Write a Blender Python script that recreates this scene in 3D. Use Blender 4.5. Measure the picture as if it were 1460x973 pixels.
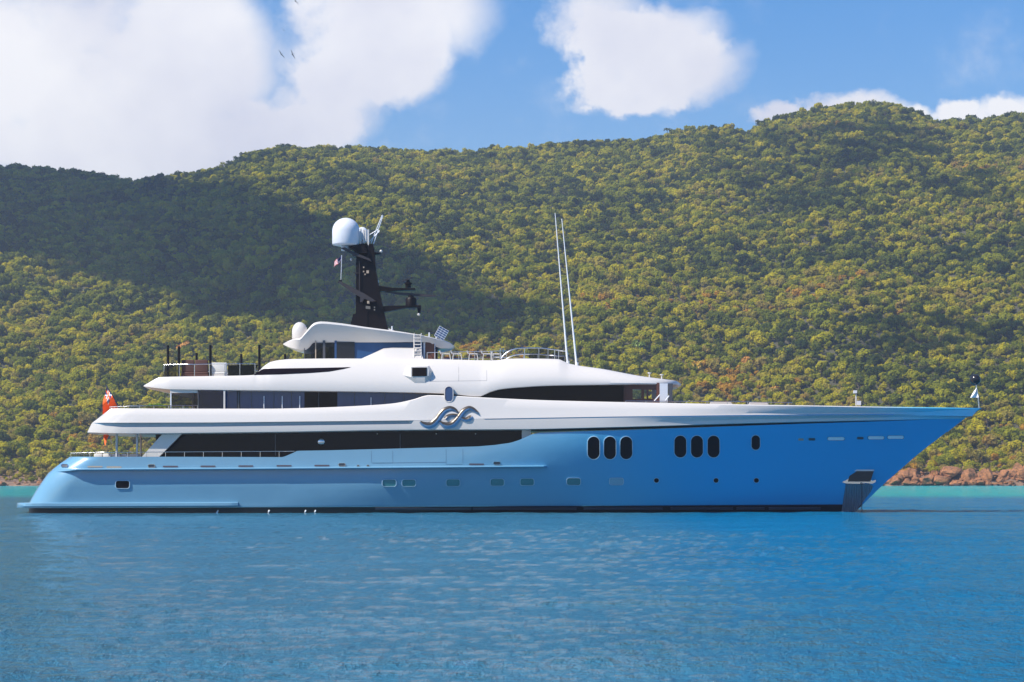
import bpy, bmesh, math, random
import numpy as np
from mathutils import Vector, Matrix, noise

for _o in list(bpy.data.objects):
    bpy.data.objects.remove(_o)
SC = bpy.context.scene
COL = SC.collection
PI = math.pi

# ------------------------------------------------------------------ camera
F = 3000.0      # focal length in photo pixels (photo is 1460 wide)
D0 = 156.0      # camera to the yacht's centreline, metres
HC = 2.6        # camera height above the water
cam_d = bpy.data.cameras.new('camera')
cam = bpy.data.objects.new('camera', cam_d)
COL.objects.link(cam)
cam.location = (0, -D0, HC)
cam.rotation_euler = (math.radians(90), 0, 0)
cam_d.sensor_width = 36.0
cam_d.lens = 36.0 * F / 1460.0
cam_d.shift_y = 193.5 / 1460.0
cam_d.clip_start = 0.5
cam_d.clip_end = 20000
SC.camera = cam

# ------------------------------------------------------------------ light
SUN = Vector((-2.3, -1.25, 2.9)).normalized()       # towards the sun
EXPOSURE = 0.55
SKY_STRENGTH = 0.085
sun_d = bpy.data.lights.new('sun', 'SUN')
sun_d.energy = 5.0
sun_d.angle = math.radians(0.5)
sun_d.color = (1.0, 0.94, 0.85)
sun = bpy.data.objects.new('sun', sun_d)
COL.objects.link(sun)
sun.rotation_euler = (-SUN).to_track_quat('-Z', 'Y').to_euler()
sun.location = (-200, -200, 300)
SC.view_settings.view_transform = 'Standard'
SC.view_settings.look = 'None'
SC.view_settings.gamma = 1.0
SC.view_settings.use_curve_mapping = False
SC.view_settings.exposure = EXPOSURE
SC.cycles.max_bounces = 6
SC.cycles.volume_bounces = 0
SC.cycles.transparent_max_bounces = 8

# ------------------------------------------------------------------ sky with clouds
world = bpy.data.worlds.new('World')
SC.world = world
world.use_nodes = True
wt = world.node_tree
wt.nodes.clear()

def nd(tree, kind, **kw):
    n = tree.nodes.new(kind)
    for k, v in kw.items():
        setattr(n, k, v)
    return n

def mth(tree, op, a, b=None, clamp=False):
    n = nd(tree, 'ShaderNodeMath', operation=op, use_clamp=clamp)
    for i, v in enumerate((a, b)):
        if v is None:
            continue
        if isinstance(v, (int, float)):
            n.inputs[i].default_value = v
        else:
            tree.links.new(v, n.inputs[i])
    return n.outputs[0]

def vmth(tree, op, a, b=None):
    n = nd(tree, 'ShaderNodeVectorMath', operation=op)
    for i, v in enumerate((a, b)):
        if v is None:
            continue
        if isinstance(v, (tuple, list)):
            n.inputs[i].default_value = v
        else:
            tree.links.new(v, n.inputs[i])
    return n.outputs['Value'] if op == 'DOT_PRODUCT' else n.outputs[0]

wo = nd(wt, 'ShaderNodeOutputWorld')
wb = nd(wt, 'ShaderNodeBackground')
wb.inputs['Strength'].default_value = SKY_STRENGTH
wt.links.new(wb.outputs[0], wo.inputs[0])
sky = nd(wt, 'ShaderNodeTexSky', sky_type='NISHITA')
sky.sun_disc = False
sky.sun_elevation = math.asin(SUN.z)
sky.sun_rotation = math.atan2(SUN.x, SUN.y)
sky.altitude = 0
sky.air_density = 1.2
sky.dust_density = 0.3
sky.ozone_density = 2.6
hsv = nd(wt, 'ShaderNodeHueSaturation')
hsv.inputs['Saturation'].default_value = 1.55
wt.links.new(sky.outputs[0], hsv.inputs['Color'])
tc = nd(wt, 'ShaderNodeTexCoord')
sp = nd(wt, 'ShaderNodeSeparateXYZ')
wt.links.new(tc.outputs['Generated'], sp.inputs[0])
ysafe = mth(wt, 'MAXIMUM', sp.outputs['Y'], 0.05)
uu = mth(wt, 'DIVIDE', sp.outputs['X'], ysafe)
vv = mth(wt, 'DIVIDE', sp.outputs['Z'], ysafe)
cb = nd(wt, 'ShaderNodeCombineXYZ')
wt.links.new(uu, cb.inputs[0]); wt.links.new(vv, cb.inputs[1])
uv = cb.outputs[0]
n1 = nd(wt, 'ShaderNodeTexNoise'); n1.inputs['Scale'].default_value = 16; n1.inputs['Detail'].default_value = 6; n1.inputs['Roughness'].default_value = 0.6
n2 = nd(wt, 'ShaderNodeTexNoise'); n2.inputs['Scale'].default_value = 9; n2.inputs['Detail'].default_value = 5
n3 = nd(wt, 'ShaderNodeTexNoise'); n3.inputs['Scale'].default_value = 55; n3.inputs['Detail'].default_value = 6; n3.inputs['Roughness'].default_value = 0.62
for n_ in (n1, n2, n3):
    wt.links.new(uv, n_.inputs['Vector'])
# clouds sit at bearings and heights in the sky: (bearing tangent, height tangent, width, height)
BL = []
def blob(px, py, rx, ry, w=1.0):
    BL.append(((px - 730) / F, (680 - py) / F, rx / F, ry / F, w))
blob(80, 60, 330, 170); blob(215, 190, 210, 78); blob(40, 170, 210, 90); blob(290, 90, 140, 140)
blob(170, 215, 130, 48); blob(330, 190, 120, 60); blob(-60, 150, 200, 120)
blob(520, 50, 120, 115); blob(470, 150, 90, 85); blob(610, 15, 120, 70); blob(560, 90, 90, 60); blob(440, 190, 90, 45)
blob(850, 30, 90, 75); blob(905, 85, 105, 75); blob(1000, 92, 85, 55); blob(880, 110, 80, 60); blob(965, 50, 90, 60); blob(910, 130, 75, 35)
blob(1125, 166, 60, 22); blob(1185, 158, 55, 28); blob(1248, 154, 66, 32); blob(1300, 165, 40, 24)
blob(1355, 158, 32, 28); blob(1400, 162, 60, 34); blob(1455, 160, 60, 35); blob(1520, 160, 60, 30)
wm = vmth(wt, 'MULTIPLY', vmth(wt, 'SUBTRACT', n1.outputs['Color'], (.5, .5, .5)), (.05, .035, 0))
wm2 = vmth(wt, 'MULTIPLY', vmth(wt, 'SUBTRACT', n3.outputs['Color'], (.5, .5, .5)), (.016, .012, 0))
uvw = vmth(wt, 'ADD', vmth(wt, 'ADD', uv, wm), wm2)
fld = None
for (bu, bv, ru, rv, w) in BL:
    d = vmth(wt, 'SUBTRACT', uvw, (bu, bv, 0))
    d = vmth(wt, 'MULTIPLY', d, (1 / ru, 1 / rv, 0))
    q = vmth(wt, 'DOT_PRODUCT', d, d)
    e = mth(wt, 'MAXIMUM', mth(wt, 'SUBTRACT', 1.0, q), 0.0)
    fld = e if fld is None else mth(wt, 'ADD', fld, e)
fld = mth(wt, 'MINIMUM', fld, 1.1)
nz = mth(wt, 'ADD', mth(wt, 'MULTIPLY', n1.outputs[0], 1.5), mth(wt, 'MULTIPLY', n3.outputs[0], 0.55))
dens = mth(wt, 'ADD', fld, mth(wt, 'SUBTRACT', nz, 1.13))
mr = nd(wt, 'ShaderNodeMapRange', interpolation_type='SMOOTHSTEP')
mr.inputs['From Min'].default_value = -0.12; mr.inputs['From Max'].default_value = 0.92
wt.links.new(dens, mr.inputs['Value'])
front = mth(wt, 'GREATER_THAN', sp.outputs['Y'], 0.06)
cover = mth(wt, 'MULTIPLY', mth(wt, 'MULTIPLY', mr.outputs[0], front), 0.97)
cr = nd(wt, 'ShaderNodeValToRGB')
cr.color_ramp.elements[0].position = 0.33; cr.color_ramp.elements[0].color = (7.0, 7.0, 7.8, 1)
cr.color_ramp.elements[1].position = 0.62; cr.color_ramp.elements[1].color = (9.6, 9.4, 9.3, 1)
wt.links.new(n2.outputs[0], cr.inputs[0])
mixw = nd(wt, 'ShaderNodeMix', data_type='RGBA')
wt.links.new(cover, mixw.inputs[0])
skt = nd(wt, 'ShaderNodeMix', data_type='RGBA', blend_type='MULTIPLY'); skt.inputs[0].default_value = 1.0
skt.inputs[7].default_value = (1.12, 1.02, 1.22, 1)
wt.links.new(hsv.outputs[0], skt.inputs[6])
wt.links.new(skt.outputs[2], mixw.inputs[6]); wt.links.new(cr.outputs[0], mixw.inputs[7])
wt.links.new(mixw.outputs[2], wb.inputs['Color'])

# ------------------------------------------------------------------ helpers
def P(px, py, y):
    """world point on the plane y seen where the survey sheet has (px, py)"""
    d = y + D0
    return Vector(((px - 730.0) * d / F, y, HC + (680.0 - py) * d / F))

def pchip(keys):
    xs = np.array([k[0] for k in keys], float); ys = np.array([k[1] for k in keys], float)
    h = np.diff(xs); dl = np.diff(ys) / h
    m = np.zeros_like(xs)
    for i in range(1, len(xs) - 1):
        if dl[i - 1] * dl[i] > 0:
            w1 = 2 * h[i] + h[i - 1]; w2 = h[i] + 2 * h[i - 1]
            m[i] = (w1 + w2) / (w1 / dl[i - 1] + w2 / dl[i])
    m[0] = dl[0]; m[-1] = dl[-1]
    def f(x):
        x = min(max(x, xs[0]), xs[-1])
        i = int(min(max(np.searchsorted(xs, x) - 1, 0), len(h) - 1))
        t = (x - xs[i]) / h[i]
        return float((2*t**3-3*t**2+1)*ys[i] + (t**3-2*t**2+t)*h[i]*m[i] + (-2*t**3+3*t**2)*ys[i+1] + (t**3-t**2)*h[i]*m[i+1])
    return f

def lin(keys):
    xs = [k[0] for k in keys]; ys = [k[1] for k in keys]
    return lambda x: float(np.interp(x, xs, ys))

class MB:
    def __init__(s):
        s.v = []; s.f = []; s.m = []
    def quad(s, a, b, c, d, mi=0):
        n = len(s.v); s.v += [a, b, c, d]; s.f.append((n, n+1, n+2, n+3)); s.m.append(mi)
    def box(s, a, b, mi=0):
        x0, y0, z0 = a; x1, y1, z1 = b
        n = len(s.v)
        s.v += [(x0,y0,z0),(x1,y0,z0),(x1,y1,z0),(x0,y1,z0),(x0,y0,z1),(x1,y0,z1),(x1,y1,z1),(x0,y1,z1)]
        for q in ((0,3,2,1),(4,5,6,7),(0,1,5,4),(1,2,6,5),(2,3,7,6),(3,0,4,7)):
            s.f.append(tuple(n+i for i in q)); s.m.append(mi)
    def prism(s, pts, y0, y1, mi=0, ref=None):
        """outline given as (px, py) at depth ref, pushed from y0 to y1"""
        r = y0 if ref is None else ref
        w = [P(a, b, r) for a, b in pts]
        n = len(s.v); k = len(w)
        s.v += [(p.x, y0, p.z) for p in w] + [(p.x, y1, p.z) for p in w]
        s.f.append(tuple(range(n, n+k))); s.m.append(mi)
        s.f.append(tuple(range(n+2*k-1, n+k-1, -1))); s.m.append(mi)
        for i in range(k):
            j = (i+1) % k
            s.f.append((n+j, n+i, n+k+i, n+k+j)); s.m.append(mi)
    def tube(s, pts, r, k=6, mi=0):
        pts = [Vector(p) for p in pts]
        rs = r if isinstance(r, (list, tuple)) else [r]*len(pts)
        base = len(s.v)
        for i, p in enumerate(pts):
            a = pts[max(i-1, 0)]; b = pts[min(i+1, len(pts)-1)]
            t = (b-a).normalized()
            up = Vector((0,0,1)) if abs(t.z) < .9 else Vector((0,1,0))
            u = t.cross(up).normalized(); w = u.cross(t)
            for j in range(k):
                an = 2*PI*j/k
                s.v.append(tuple(p + (u*math.cos(an) + w*math.sin(an))*rs[i]))
        for i in range(len(pts)-1):
            for j in range(k):
                j2 = (j+1) % k
                s.f.append((base+i*k+j, base+i*k+j2, base+(i+1)*k+j2, base+(i+1)*k+j)); s.m.append(mi)
        s.f.append(tuple(base+j for j in range(k-1, -1, -1))); s.m.append(mi)
        e = base+(len(pts)-1)*k
        s.f.append(tuple(e+j for j in range(k))); s.m.append(mi)
    def lathe(s, c, prof, k=24, mi=0):
        """prof: (radius, z) bottom to top"""
        base = len(s.v)
        for r, z in prof:
            for j in range(k):
                an = 2*PI*j/k
                s.v.append((c[0]+max(r,1e-4)*math.cos(an), c[1]+max(r,1e-4)*math.sin(an), c[2]+z))
        for i in range(len(prof)-1):
            for j in range(k):
                j2 = (j+1) % k
                s.f.append((base+i*k+j, base+i*k+j2, base+(i+1)*k+j2, base+(i+1)*k+j)); s.m.append(mi)
        s.f.append(tuple(base+j for j in range(k-1,-1,-1))); s.m.append(mi)
        e = base+(len(prof)-1)*k
        s.f.append(tuple(e+j for j in range(k))); s.m.append(mi)
    def sphere(s, c, r, k=20, mi=0, sz=1.0):
        s.lathe(c, [(r*math.sin(PI*i/12), -r*sz*math.cos(PI*i/12)) for i in range(13)], k, mi)
    def grid(s, rows, mi=0, close=False):
        """rows: equal-length lists of points"""
        base = len(s.v); n = len(rows[0])
        for r in rows:
            s.v += [tuple(p) for p in r]
        R = len(rows)
        for i in range(R if close else R-1):
            i2 = (i+1) % R
            for j in range(n-1):
                s.f.append((base+i*n+j, base+i*n+j+1, base+i2*n+j+1, base+i2*n+j))
                s.m.append(mi[i] if isinstance(mi, list) else mi)
    def disc(s, outline, surf, off, mi=0, rings=3):
        """outline on a surface filled with shrinking rings"""
        cx = sum(p[0] for p in outline)/len(outline); cy = sum(p[1] for p in outline)/len(outline)
        base = len(s.v); k = len(outline)
        for i in range(rings):
            t = 1 - i/rings
            for a, b in outline:
                s.v.append(tuple(surf(cx+(a-cx)*t, cy+(b-cy)*t, off)))
        s.v.append(tuple(surf(cx, cy, off))); c = len(s.v)-1
        for i in range(rings-1):
            for j in range(k):
                j2 = (j+1) % k
                s.f.append((base+i*k+j, base+i*k+j2, base+(i+1)*k+j2, base+(i+1)*k+j)); s.m.append(mi)
        for j in range(k):
            s.f.append((base+(rings-1)*k+j, base+(rings-1)*k+(j+1) % k, c)); s.m.append(mi)
    def ring(s, outline, surf, widths_offs, mi=0):
        """band round an outline: list of (grow px, offset m)"""
        cx = sum(p[0] for p in outline)/len(outline); cy = sum(p[1] for p in outline)/len(outline)
        base = len(s.v); k = len(outline)
        for g, off in widths_offs:
            for a, b in outline:
                d = math.hypot(a-cx, b-cy)
                s.v.append(tuple(surf(a+(a-cx)/d*g, b+(b-cy)/d*g, off)))
        for i in range(len(widths_offs)-1):
            for j in range(k):
                j2 = (j+1) % k
                s.f.append((base+i*k+j, base+i*k+j2, base+(i+1)*k+j2, base+(i+1)*k+j)); s.m.append(mi)
    def strip(s, top, bot, x0, x1, nx, ny, surf, off, mi=0):
        rows = []
        for i in range(ny+1):
            t = i/ny; r = []
            for j in range(nx+1):
                px = x0+(x1-x0)*j/nx
                r.append(surf(px, top(px)+(bot(px)-top(px))*t, off))
            rows.append(r)
        s.grid(rows, mi)
    def build(s, name, mats, parent=None, smooth=35, recalc=True):
        me = bpy.data.meshes.new(name)
        me.from_pydata([tuple(v) for v in s.v], [], s.f)
        if not isinstance(mats, (list, tuple)):
            mats = [mats]
        for m in mats:
            me.materials.append(m)
        me.polygons.foreach_set('material_index', s.m)
        if smooth or recalc:
            bm = bmesh.new(); bm.from_mesh(me)
            if recalc:
                bmesh.ops.remove_doubles(bm, verts=bm.verts, dist=0.0004)
                bmesh.ops.recalc_face_normals(bm, faces=bm.faces)
            if smooth:
                lim = math.radians(smooth)
                for f in bm.faces: f.smooth = True
                for e in bm.edges:
                    e.smooth = len(e.link_faces) == 2 and e.calc_face_angle(0) < lim
            bm.to_mesh(me); bm.free()
        o = bpy.data.objects.new(name, me)
        COL.objects.link(o)
        o.parent = parent
        return o

def tag(o, label=None, cat=None, group=None, kind=None):
    if label: o['label'] = label
    if cat: o['category'] = cat
    if group: o['group'] = group
    if kind: o['kind'] = kind
    return o

def empty(name, loc, label, cat, group=None):
    o = bpy.data.objects.new(name, None)
    o.location = loc; o.empty_display_size = 0.3
    COL.objects.link(o)
    return tag(o, label, cat, group)

def stadium(cx, cy, w, h, n=28):
    """rounded outline, radius = half the short side"""
    r = min(w, h)/2; out = []
    for i in range(n):
        a = 2*PI*i/n
        c, s_ = math.cos(a), math.sin(a)
        out.append((cx + r*c + math.copysign(max(w/2-r, 0), c), cy + r*s_ + math.copysign(max(h/2-r, 0), s_ if abs(s_) > 1e-9 else 1)))
    fine = []
    for i, p in enumerate(out):
        q = out[(i+1) % len(out)]
        k = max(1, int(math.hypot(q[0]-p[0], q[1]-p[1])/2.5))
        fine += [(p[0]+(q[0]-p[0])*j/k, p[1]+(q[1]-p[1])*j/k) for j in range(k)]
    return fine

def rrect(cx, cy, w, h, r, n=6):
    out = []
    for qx, qy, a0 in ((1,1,0),(-1,1,90),(-1,-1,180),(1,-1,270)):
        for i in range(n):
            a = math.radians(a0+90*i/(n-1))
            out.append((cx+qx*(w/2-r)+r*math.cos(a), cy+qy*(h/2-r)+r*math.sin(a)))
    return out

# ------------------------------------------------------------------ materials
def mat(name, col, rough=0.5, metal=0.0, spec=0.5, coat=0.0, var=0.06, scale=3.0, bump=0.0, alpha=1.0):
    m = bpy.data.materials.new(name); m.use_nodes = True
    t = m.node_tree; b = t.nodes['Principled BSDF']
    b.inputs['Roughness'].default_value = rough
    b.inputs['Metallic'].default_value = metal
    b.inputs['Specular IOR Level'].default_value = spec
    b.inputs['Coat Weight'].default_value = coat
    b.inputs['Coat Roughness'].default_value = 0.06
    b.inputs['Alpha'].default_value = alpha
    g = nd(t, 'ShaderNodeNewGeometry')
    n = nd(t, 'ShaderNodeTexNoise'); n.inputs['Scale'].default_value = scale; n.inputs['Detail'].default_value = 5
    t.links.new(g.outputs['Position'], n.inputs['Vector'])
    mx = nd(t, 'ShaderNodeMix', data_type='RGBA')
    mx.inputs[6].default_value = (*[c*(1-var) for c in col], 1)
    mx.inputs[7].default_value = (*[min(c*(1+var), 1) for c in col], 1)
    t.links.new(n.outputs[0], mx.inputs[0]); t.links.new(mx.outputs[2], b.inputs['Base Color'])
    if bump:
        bp = nd(t, 'ShaderNodeBump'); bp.inputs['Distance'].default_value = bump; bp.inputs['Strength'].default_value = 0.6
        t.links.new(n.outputs[0], bp.inputs['Height']); t.links.new(bp.outputs[0], b.inputs['Normal'])
    return m

M_WHITE = mat('white_gelcoat', (0.63, 0.59, 0.545), 0.35, coat=0.3, var=0.015, scale=0.6)
M_HULL = mat('blue_hull_paint', (0.15, 0.325, 0.455), 0.30, metal=0.0, coat=0.6, var=0.05, scale=0.5, bump=0.05)
def fade_along_x(m, x0, x1, col):
    # blends the base colour into a second one along the length
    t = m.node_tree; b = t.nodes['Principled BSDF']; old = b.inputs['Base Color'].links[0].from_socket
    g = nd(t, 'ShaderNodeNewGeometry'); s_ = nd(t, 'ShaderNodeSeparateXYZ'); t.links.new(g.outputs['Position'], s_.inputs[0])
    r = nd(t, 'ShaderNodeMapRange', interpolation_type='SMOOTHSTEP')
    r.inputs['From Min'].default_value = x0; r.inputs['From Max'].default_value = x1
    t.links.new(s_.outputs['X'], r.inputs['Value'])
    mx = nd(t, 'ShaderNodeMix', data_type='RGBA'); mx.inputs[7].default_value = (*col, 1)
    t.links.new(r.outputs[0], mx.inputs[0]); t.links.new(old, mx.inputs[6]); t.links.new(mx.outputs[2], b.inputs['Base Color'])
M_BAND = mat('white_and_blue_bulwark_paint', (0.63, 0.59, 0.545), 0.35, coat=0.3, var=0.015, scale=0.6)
fade_along_x(M_BAND, 24.5, 31.5, (0.13, 0.62, 0.80))
fade_along_x(M_HULL, -5.0, 17.0, (0.014, 0.38, 0.70))  # shading of the hull towards the bow, put into the colour as deeper blue
M_BOOT = mat('black_boot_topping', (0.012, 0.012, 0.014), 0.3, var=0.3, scale=1.5)
M_GLASS = mat('dark_window_glass', (0.008, 0.004, 0.005), 0.04, spec=0.13, var=0.2, scale=0.4)
M_BGLASS = mat('blue_tinted_glass', (0.022, 0.065, 0.17), 0.05, spec=0.45, var=0.3, scale=0.7)
M_STEEL = mat('polished_steel', (0.62, 0.62, 0.63), 0.18, metal=1.0, var=0.05)
M_CHROME = mat('emblem_blue_reflection', (0.22, 0.36, 0.55), 0.3, metal=0.6, var=0.08)
M_CHROME_DK = mat('emblem_dark_reflection', (0.09, 0.075, 0.06), 0.3, metal=0.5, var=0.2)  # one chrome emblem: its dark and blue reflections are put into two colours
M_BLACK = mat('black_mast_paint', (0.006, 0.003, 0.003), 0.45, spec=0.2, coat=0.0, var=0.2)
M_RIM = mat('pale_blue_window_rim', (0.42, 0.58, 0.68), 0.35)
M_SKYPORT = mat('sky_through_port_white', (0.88, 0.87, 0.84), 0.5)  # bright sky behind the bow openings, put in as a white fill
M_DARKM = mat('dark_metal', (0.09, 0.09, 0.10), 0.4, metal=0.3, var=0.2)
M_WOOD = mat('varnished_wood', (0.13, 0.045, 0.025), 0.4, var=0.3, scale=6)
M_TEAK = mat('teak_deck', (0.32, 0.20, 0.11), 0.7, var=0.25, scale=4)
M_GREYW = mat('radome_grey_white', (0.66, 0.68, 0.72), 0.35, var=0.03)
M_FABRIC = mat('white_cushion_fabric', (0.72, 0.70, 0.66), 0.9, var=0.06, bump=0.01, scale=20)
M_BROWNF = mat('brown_cushion_fabric', (0.10, 0.045, 0.035), 0.9, var=0.15, bump=0.01, scale=20)
M_SHUT = mat('porthole_lining', (0.06, 0.22, 0.24), 0.3, var=0.1)
M_LINE = mat('panel_seam', (0.12, 0.13, 0.15), 0.7, var=0.1)
M_SEAMB = mat('hull_door_seam', (0.05, 0.12, 0.20), 0.6, var=0.1)
M_TAN = mat('freeing_port_teak', (0.42, 0.33, 0.24), 0.6, var=0.15)
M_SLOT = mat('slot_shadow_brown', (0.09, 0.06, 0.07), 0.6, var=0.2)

def clear_glass(name, col, fac):
    m = bpy.data.materials.new(name); m.use_nodes = True
    t = m.node_tree; t.nodes.clear()
    o = nd(t, 'ShaderNodeOutputMaterial'); mx = nd(t, 'ShaderNodeMixShader')
    tr = nd(t, 'ShaderNodeBsdfTransparent'); tr.inputs[0].default_value = (*col, 1)
    gl = nd(t, 'ShaderNodeBsdfGlossy'); gl.inputs['Roughness'].default_value = 0.04
    n = nd(t, 'ShaderNodeTexNoise'); n.inputs['Scale'].default_value = 2
    mm = mth(t, 'MULTIPLY', mth(t, 'ADD', mth(t, 'MULTIPLY', n.outputs[0], 0.3), .85), fac*.35)
    t.links.new(mm, mx.inputs[0]); t.links.new(tr.outputs[0], mx.inputs[1]); t.links.new(gl.outputs[0], mx.inputs[2])
    t.links.new(mx.outputs[0], o.inputs[0])
    return m
M_CLEAR = clear_glass('tinted_screen_glass', (0.42, 0.42, 0.48), 0.06)
# ------------------------------------------------------------------ terrain
RIDGE = pchip([(-700,262),(-300,250),(0,246),(60,246),(130,254),(200,264),(260,257),(330,240),(352,228),(400,220),(500,220),(600,224),
               (660,223),(760,216),(880,208),(930,207),(960,199),(1000,190),(1040,190),(1068,196),(1090,181),(1150,166),(1220,157),
               (1262,156),(1300,167),(1340,180),(1400,178),(1460,171),(1800,165),(2300,190)])
DR = 1150.0
def shore_d(x):
    return 598 + 7*noise.noise(Vector((x*0.03, 3.1, 0))) + 3*noise.noise(Vector((x*0.12, 7.7, 0)))
def ground(x, d):
    """height of the land at x, distance d from the camera line"""
    ds = shore_d(x)
    if d <= ds:
        return -1.5 - min((ds-d)*0.05, 6)
    px = 730 + F*x/max(d, 700)
    zr = HC + (680 - RIDGE(px))*DR/F
    s = (d-ds)/(DR-ds)
    cl = 1/(1+math.exp(-(x-92)/6.0))                   # rocky cliff towards the right-hand shore
    base = (1.3 + 3.2*cl)*(1-math.exp(-(d-ds)/5.0))
    if s <= 1:
        z = zr*(1-(1-s)**1.12)
        w = 4*s*(1-s)
        z += w*(11*noise.noise(Vector((x*0.009+2, d*0.0045, 1.5))) + 5*noise.noise(Vector((x*0.028, d*0.014, 4.0))))
        z += 1.8*noise.noise(Vector((x*0.07, d*0.07, 9.0)))*min(1, s*4)
        return z*(1-math.exp(-(d-ds)/60)) * 1.0 + base*max(0, 1-s*3) if s < .33 else z*(1-math.exp(-(d-ds)/60))
    return zr - (s-1)*(DR-ds)*0.35

def at_ground(px, py):
    """where the line of sight through (px, py) meets the hillside"""
    v = (680-py)/F; u = (px-730)/F
    d = 600.0
    while d < DR+40:
        if ground(u*d, d) >= HC + v*d:
            break
        d += 2
    return u*d, d

M_EARTH = mat('dry_hillside_earth', (0.07, 0.065, 0.035), 0.95, var=0.4, scale=0.08)
M_ROCK = mat('red_tan_rock', (0.30, 0.125, 0.045), 0.9, var=0.8, scale=0.55, bump=0.35)
def tide_band(m):
    t = m.node_tree; b = t.nodes['Principled BSDF']; old = b.inputs['Base Color'].links[0].from_socket
    g = nd(t, 'ShaderNodeNewGeometry'); s_ = nd(t, 'ShaderNodeSeparateXYZ'); t.links.new(g.outputs['Position'], s_.inputs[0])
    n = nd(t, 'ShaderNodeTexNoise'); n.inputs['Scale'].default_value = 1.2; t.links.new(g.outputs['Position'], n.inputs['Vector'])
    f = mth(t, 'MULTIPLY', mth(t, 'SUBTRACT', mth(t, 'ADD', .15, n.outputs[0]), s_.outputs['Z']), 3.0, True)
    vo = nd(t, 'ShaderNodeTexVoronoi', feature='DISTANCE_TO_EDGE'); vo.inputs['Scale'].default_value = .9
    t.links.new(g.outputs['Position'], vo.inputs['Vector'])
    cr_ = mth(t, 'SUBTRACT', 1.0, mth(t, 'MULTIPLY', vo.outputs['Distance'], 14.0, True))
    f = mth(t, 'MAXIMUM', f, mth(t, 'MULTIPLY', cr_, .8))
    mx = nd(t, 'ShaderNodeMix', data_type='RGBA'); mx.inputs[7].default_value = (.055, .035, .025, 1)
    t.links.new(f, mx.inputs[0]); t.links.new(old, mx.inputs[6]); t.links.new(mx.outputs[2], b.inputs['Base Color'])
tide_band(M_ROCK)
def rock_ground():
    m = M_EARTH; t = m.node_tree
    b = t.nodes['Principled BSDF']
    g = nd(t, 'ShaderNodeNewGeometry'); s_ = nd(t, 'ShaderNodeSeparateXYZ'); t.links.new(g.outputs['Position'], s_.inputs[0])
    n = nd(t, 'ShaderNodeTexNoise'); n.inputs['Scale'].default_value = 0.5; n.inputs['Detail'].default_value = 6
    t.links.new(g.outputs['Position'], n.inputs['Vector'])
    r = nd(t, 'ShaderNodeValToRGB')
    r.color_ramp.elements[0].position = .3; r.color_ramp.elements[0].color = (0.14, 0.085, 0.06, 1)
    r.color_ramp.elements[1].position = .7; r.color_ramp.elements[1].color = (0.30, 0.18, 0.10, 1)
    t.links.new(n.outputs[0], r.inputs[0])
    old = b.inputs['Base Color'].links[0].from_socket
    mx = nd(t, 'ShaderNodeMix', data_type='RGBA')
    f = mth(t, 'MULTIPLY', mth(t, 'SUBTRACT', 12.0, s_.outputs['Z']), 0.25, True)
    t.links.new(f, mx.inputs[0]); t.links.new(old, mx.inputs[6]); t.links.new(r.outputs[0], mx.inputs[7])
    t.links.new(mx.outputs[2], b.inputs['Base Color'])
    bp = nd(t, 'ShaderNodeBump'); bp.inputs['Distance'].default_value = 1.0
    t.links.new(n.outputs[0], bp.inputs['Height']); t.links.new(bp.outputs[0], b.inputs['Normal'])
rock_ground()
mb = MB()
ds_list = list(np.arange(560, 640, 2.5)) + list(np.arange(640, 1170, 8)) + list(np.arange(1170, 1500, 30))
rows = []
for d in ds_list:
    rows.append([(x, d-D0, ground(x, d)) for x in np.linspace(-420, 420, 261)])
mb.grid(rows)
tag(mb.build('hillside', M_EARTH, smooth=80, recalc=False), kind='structure')

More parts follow.
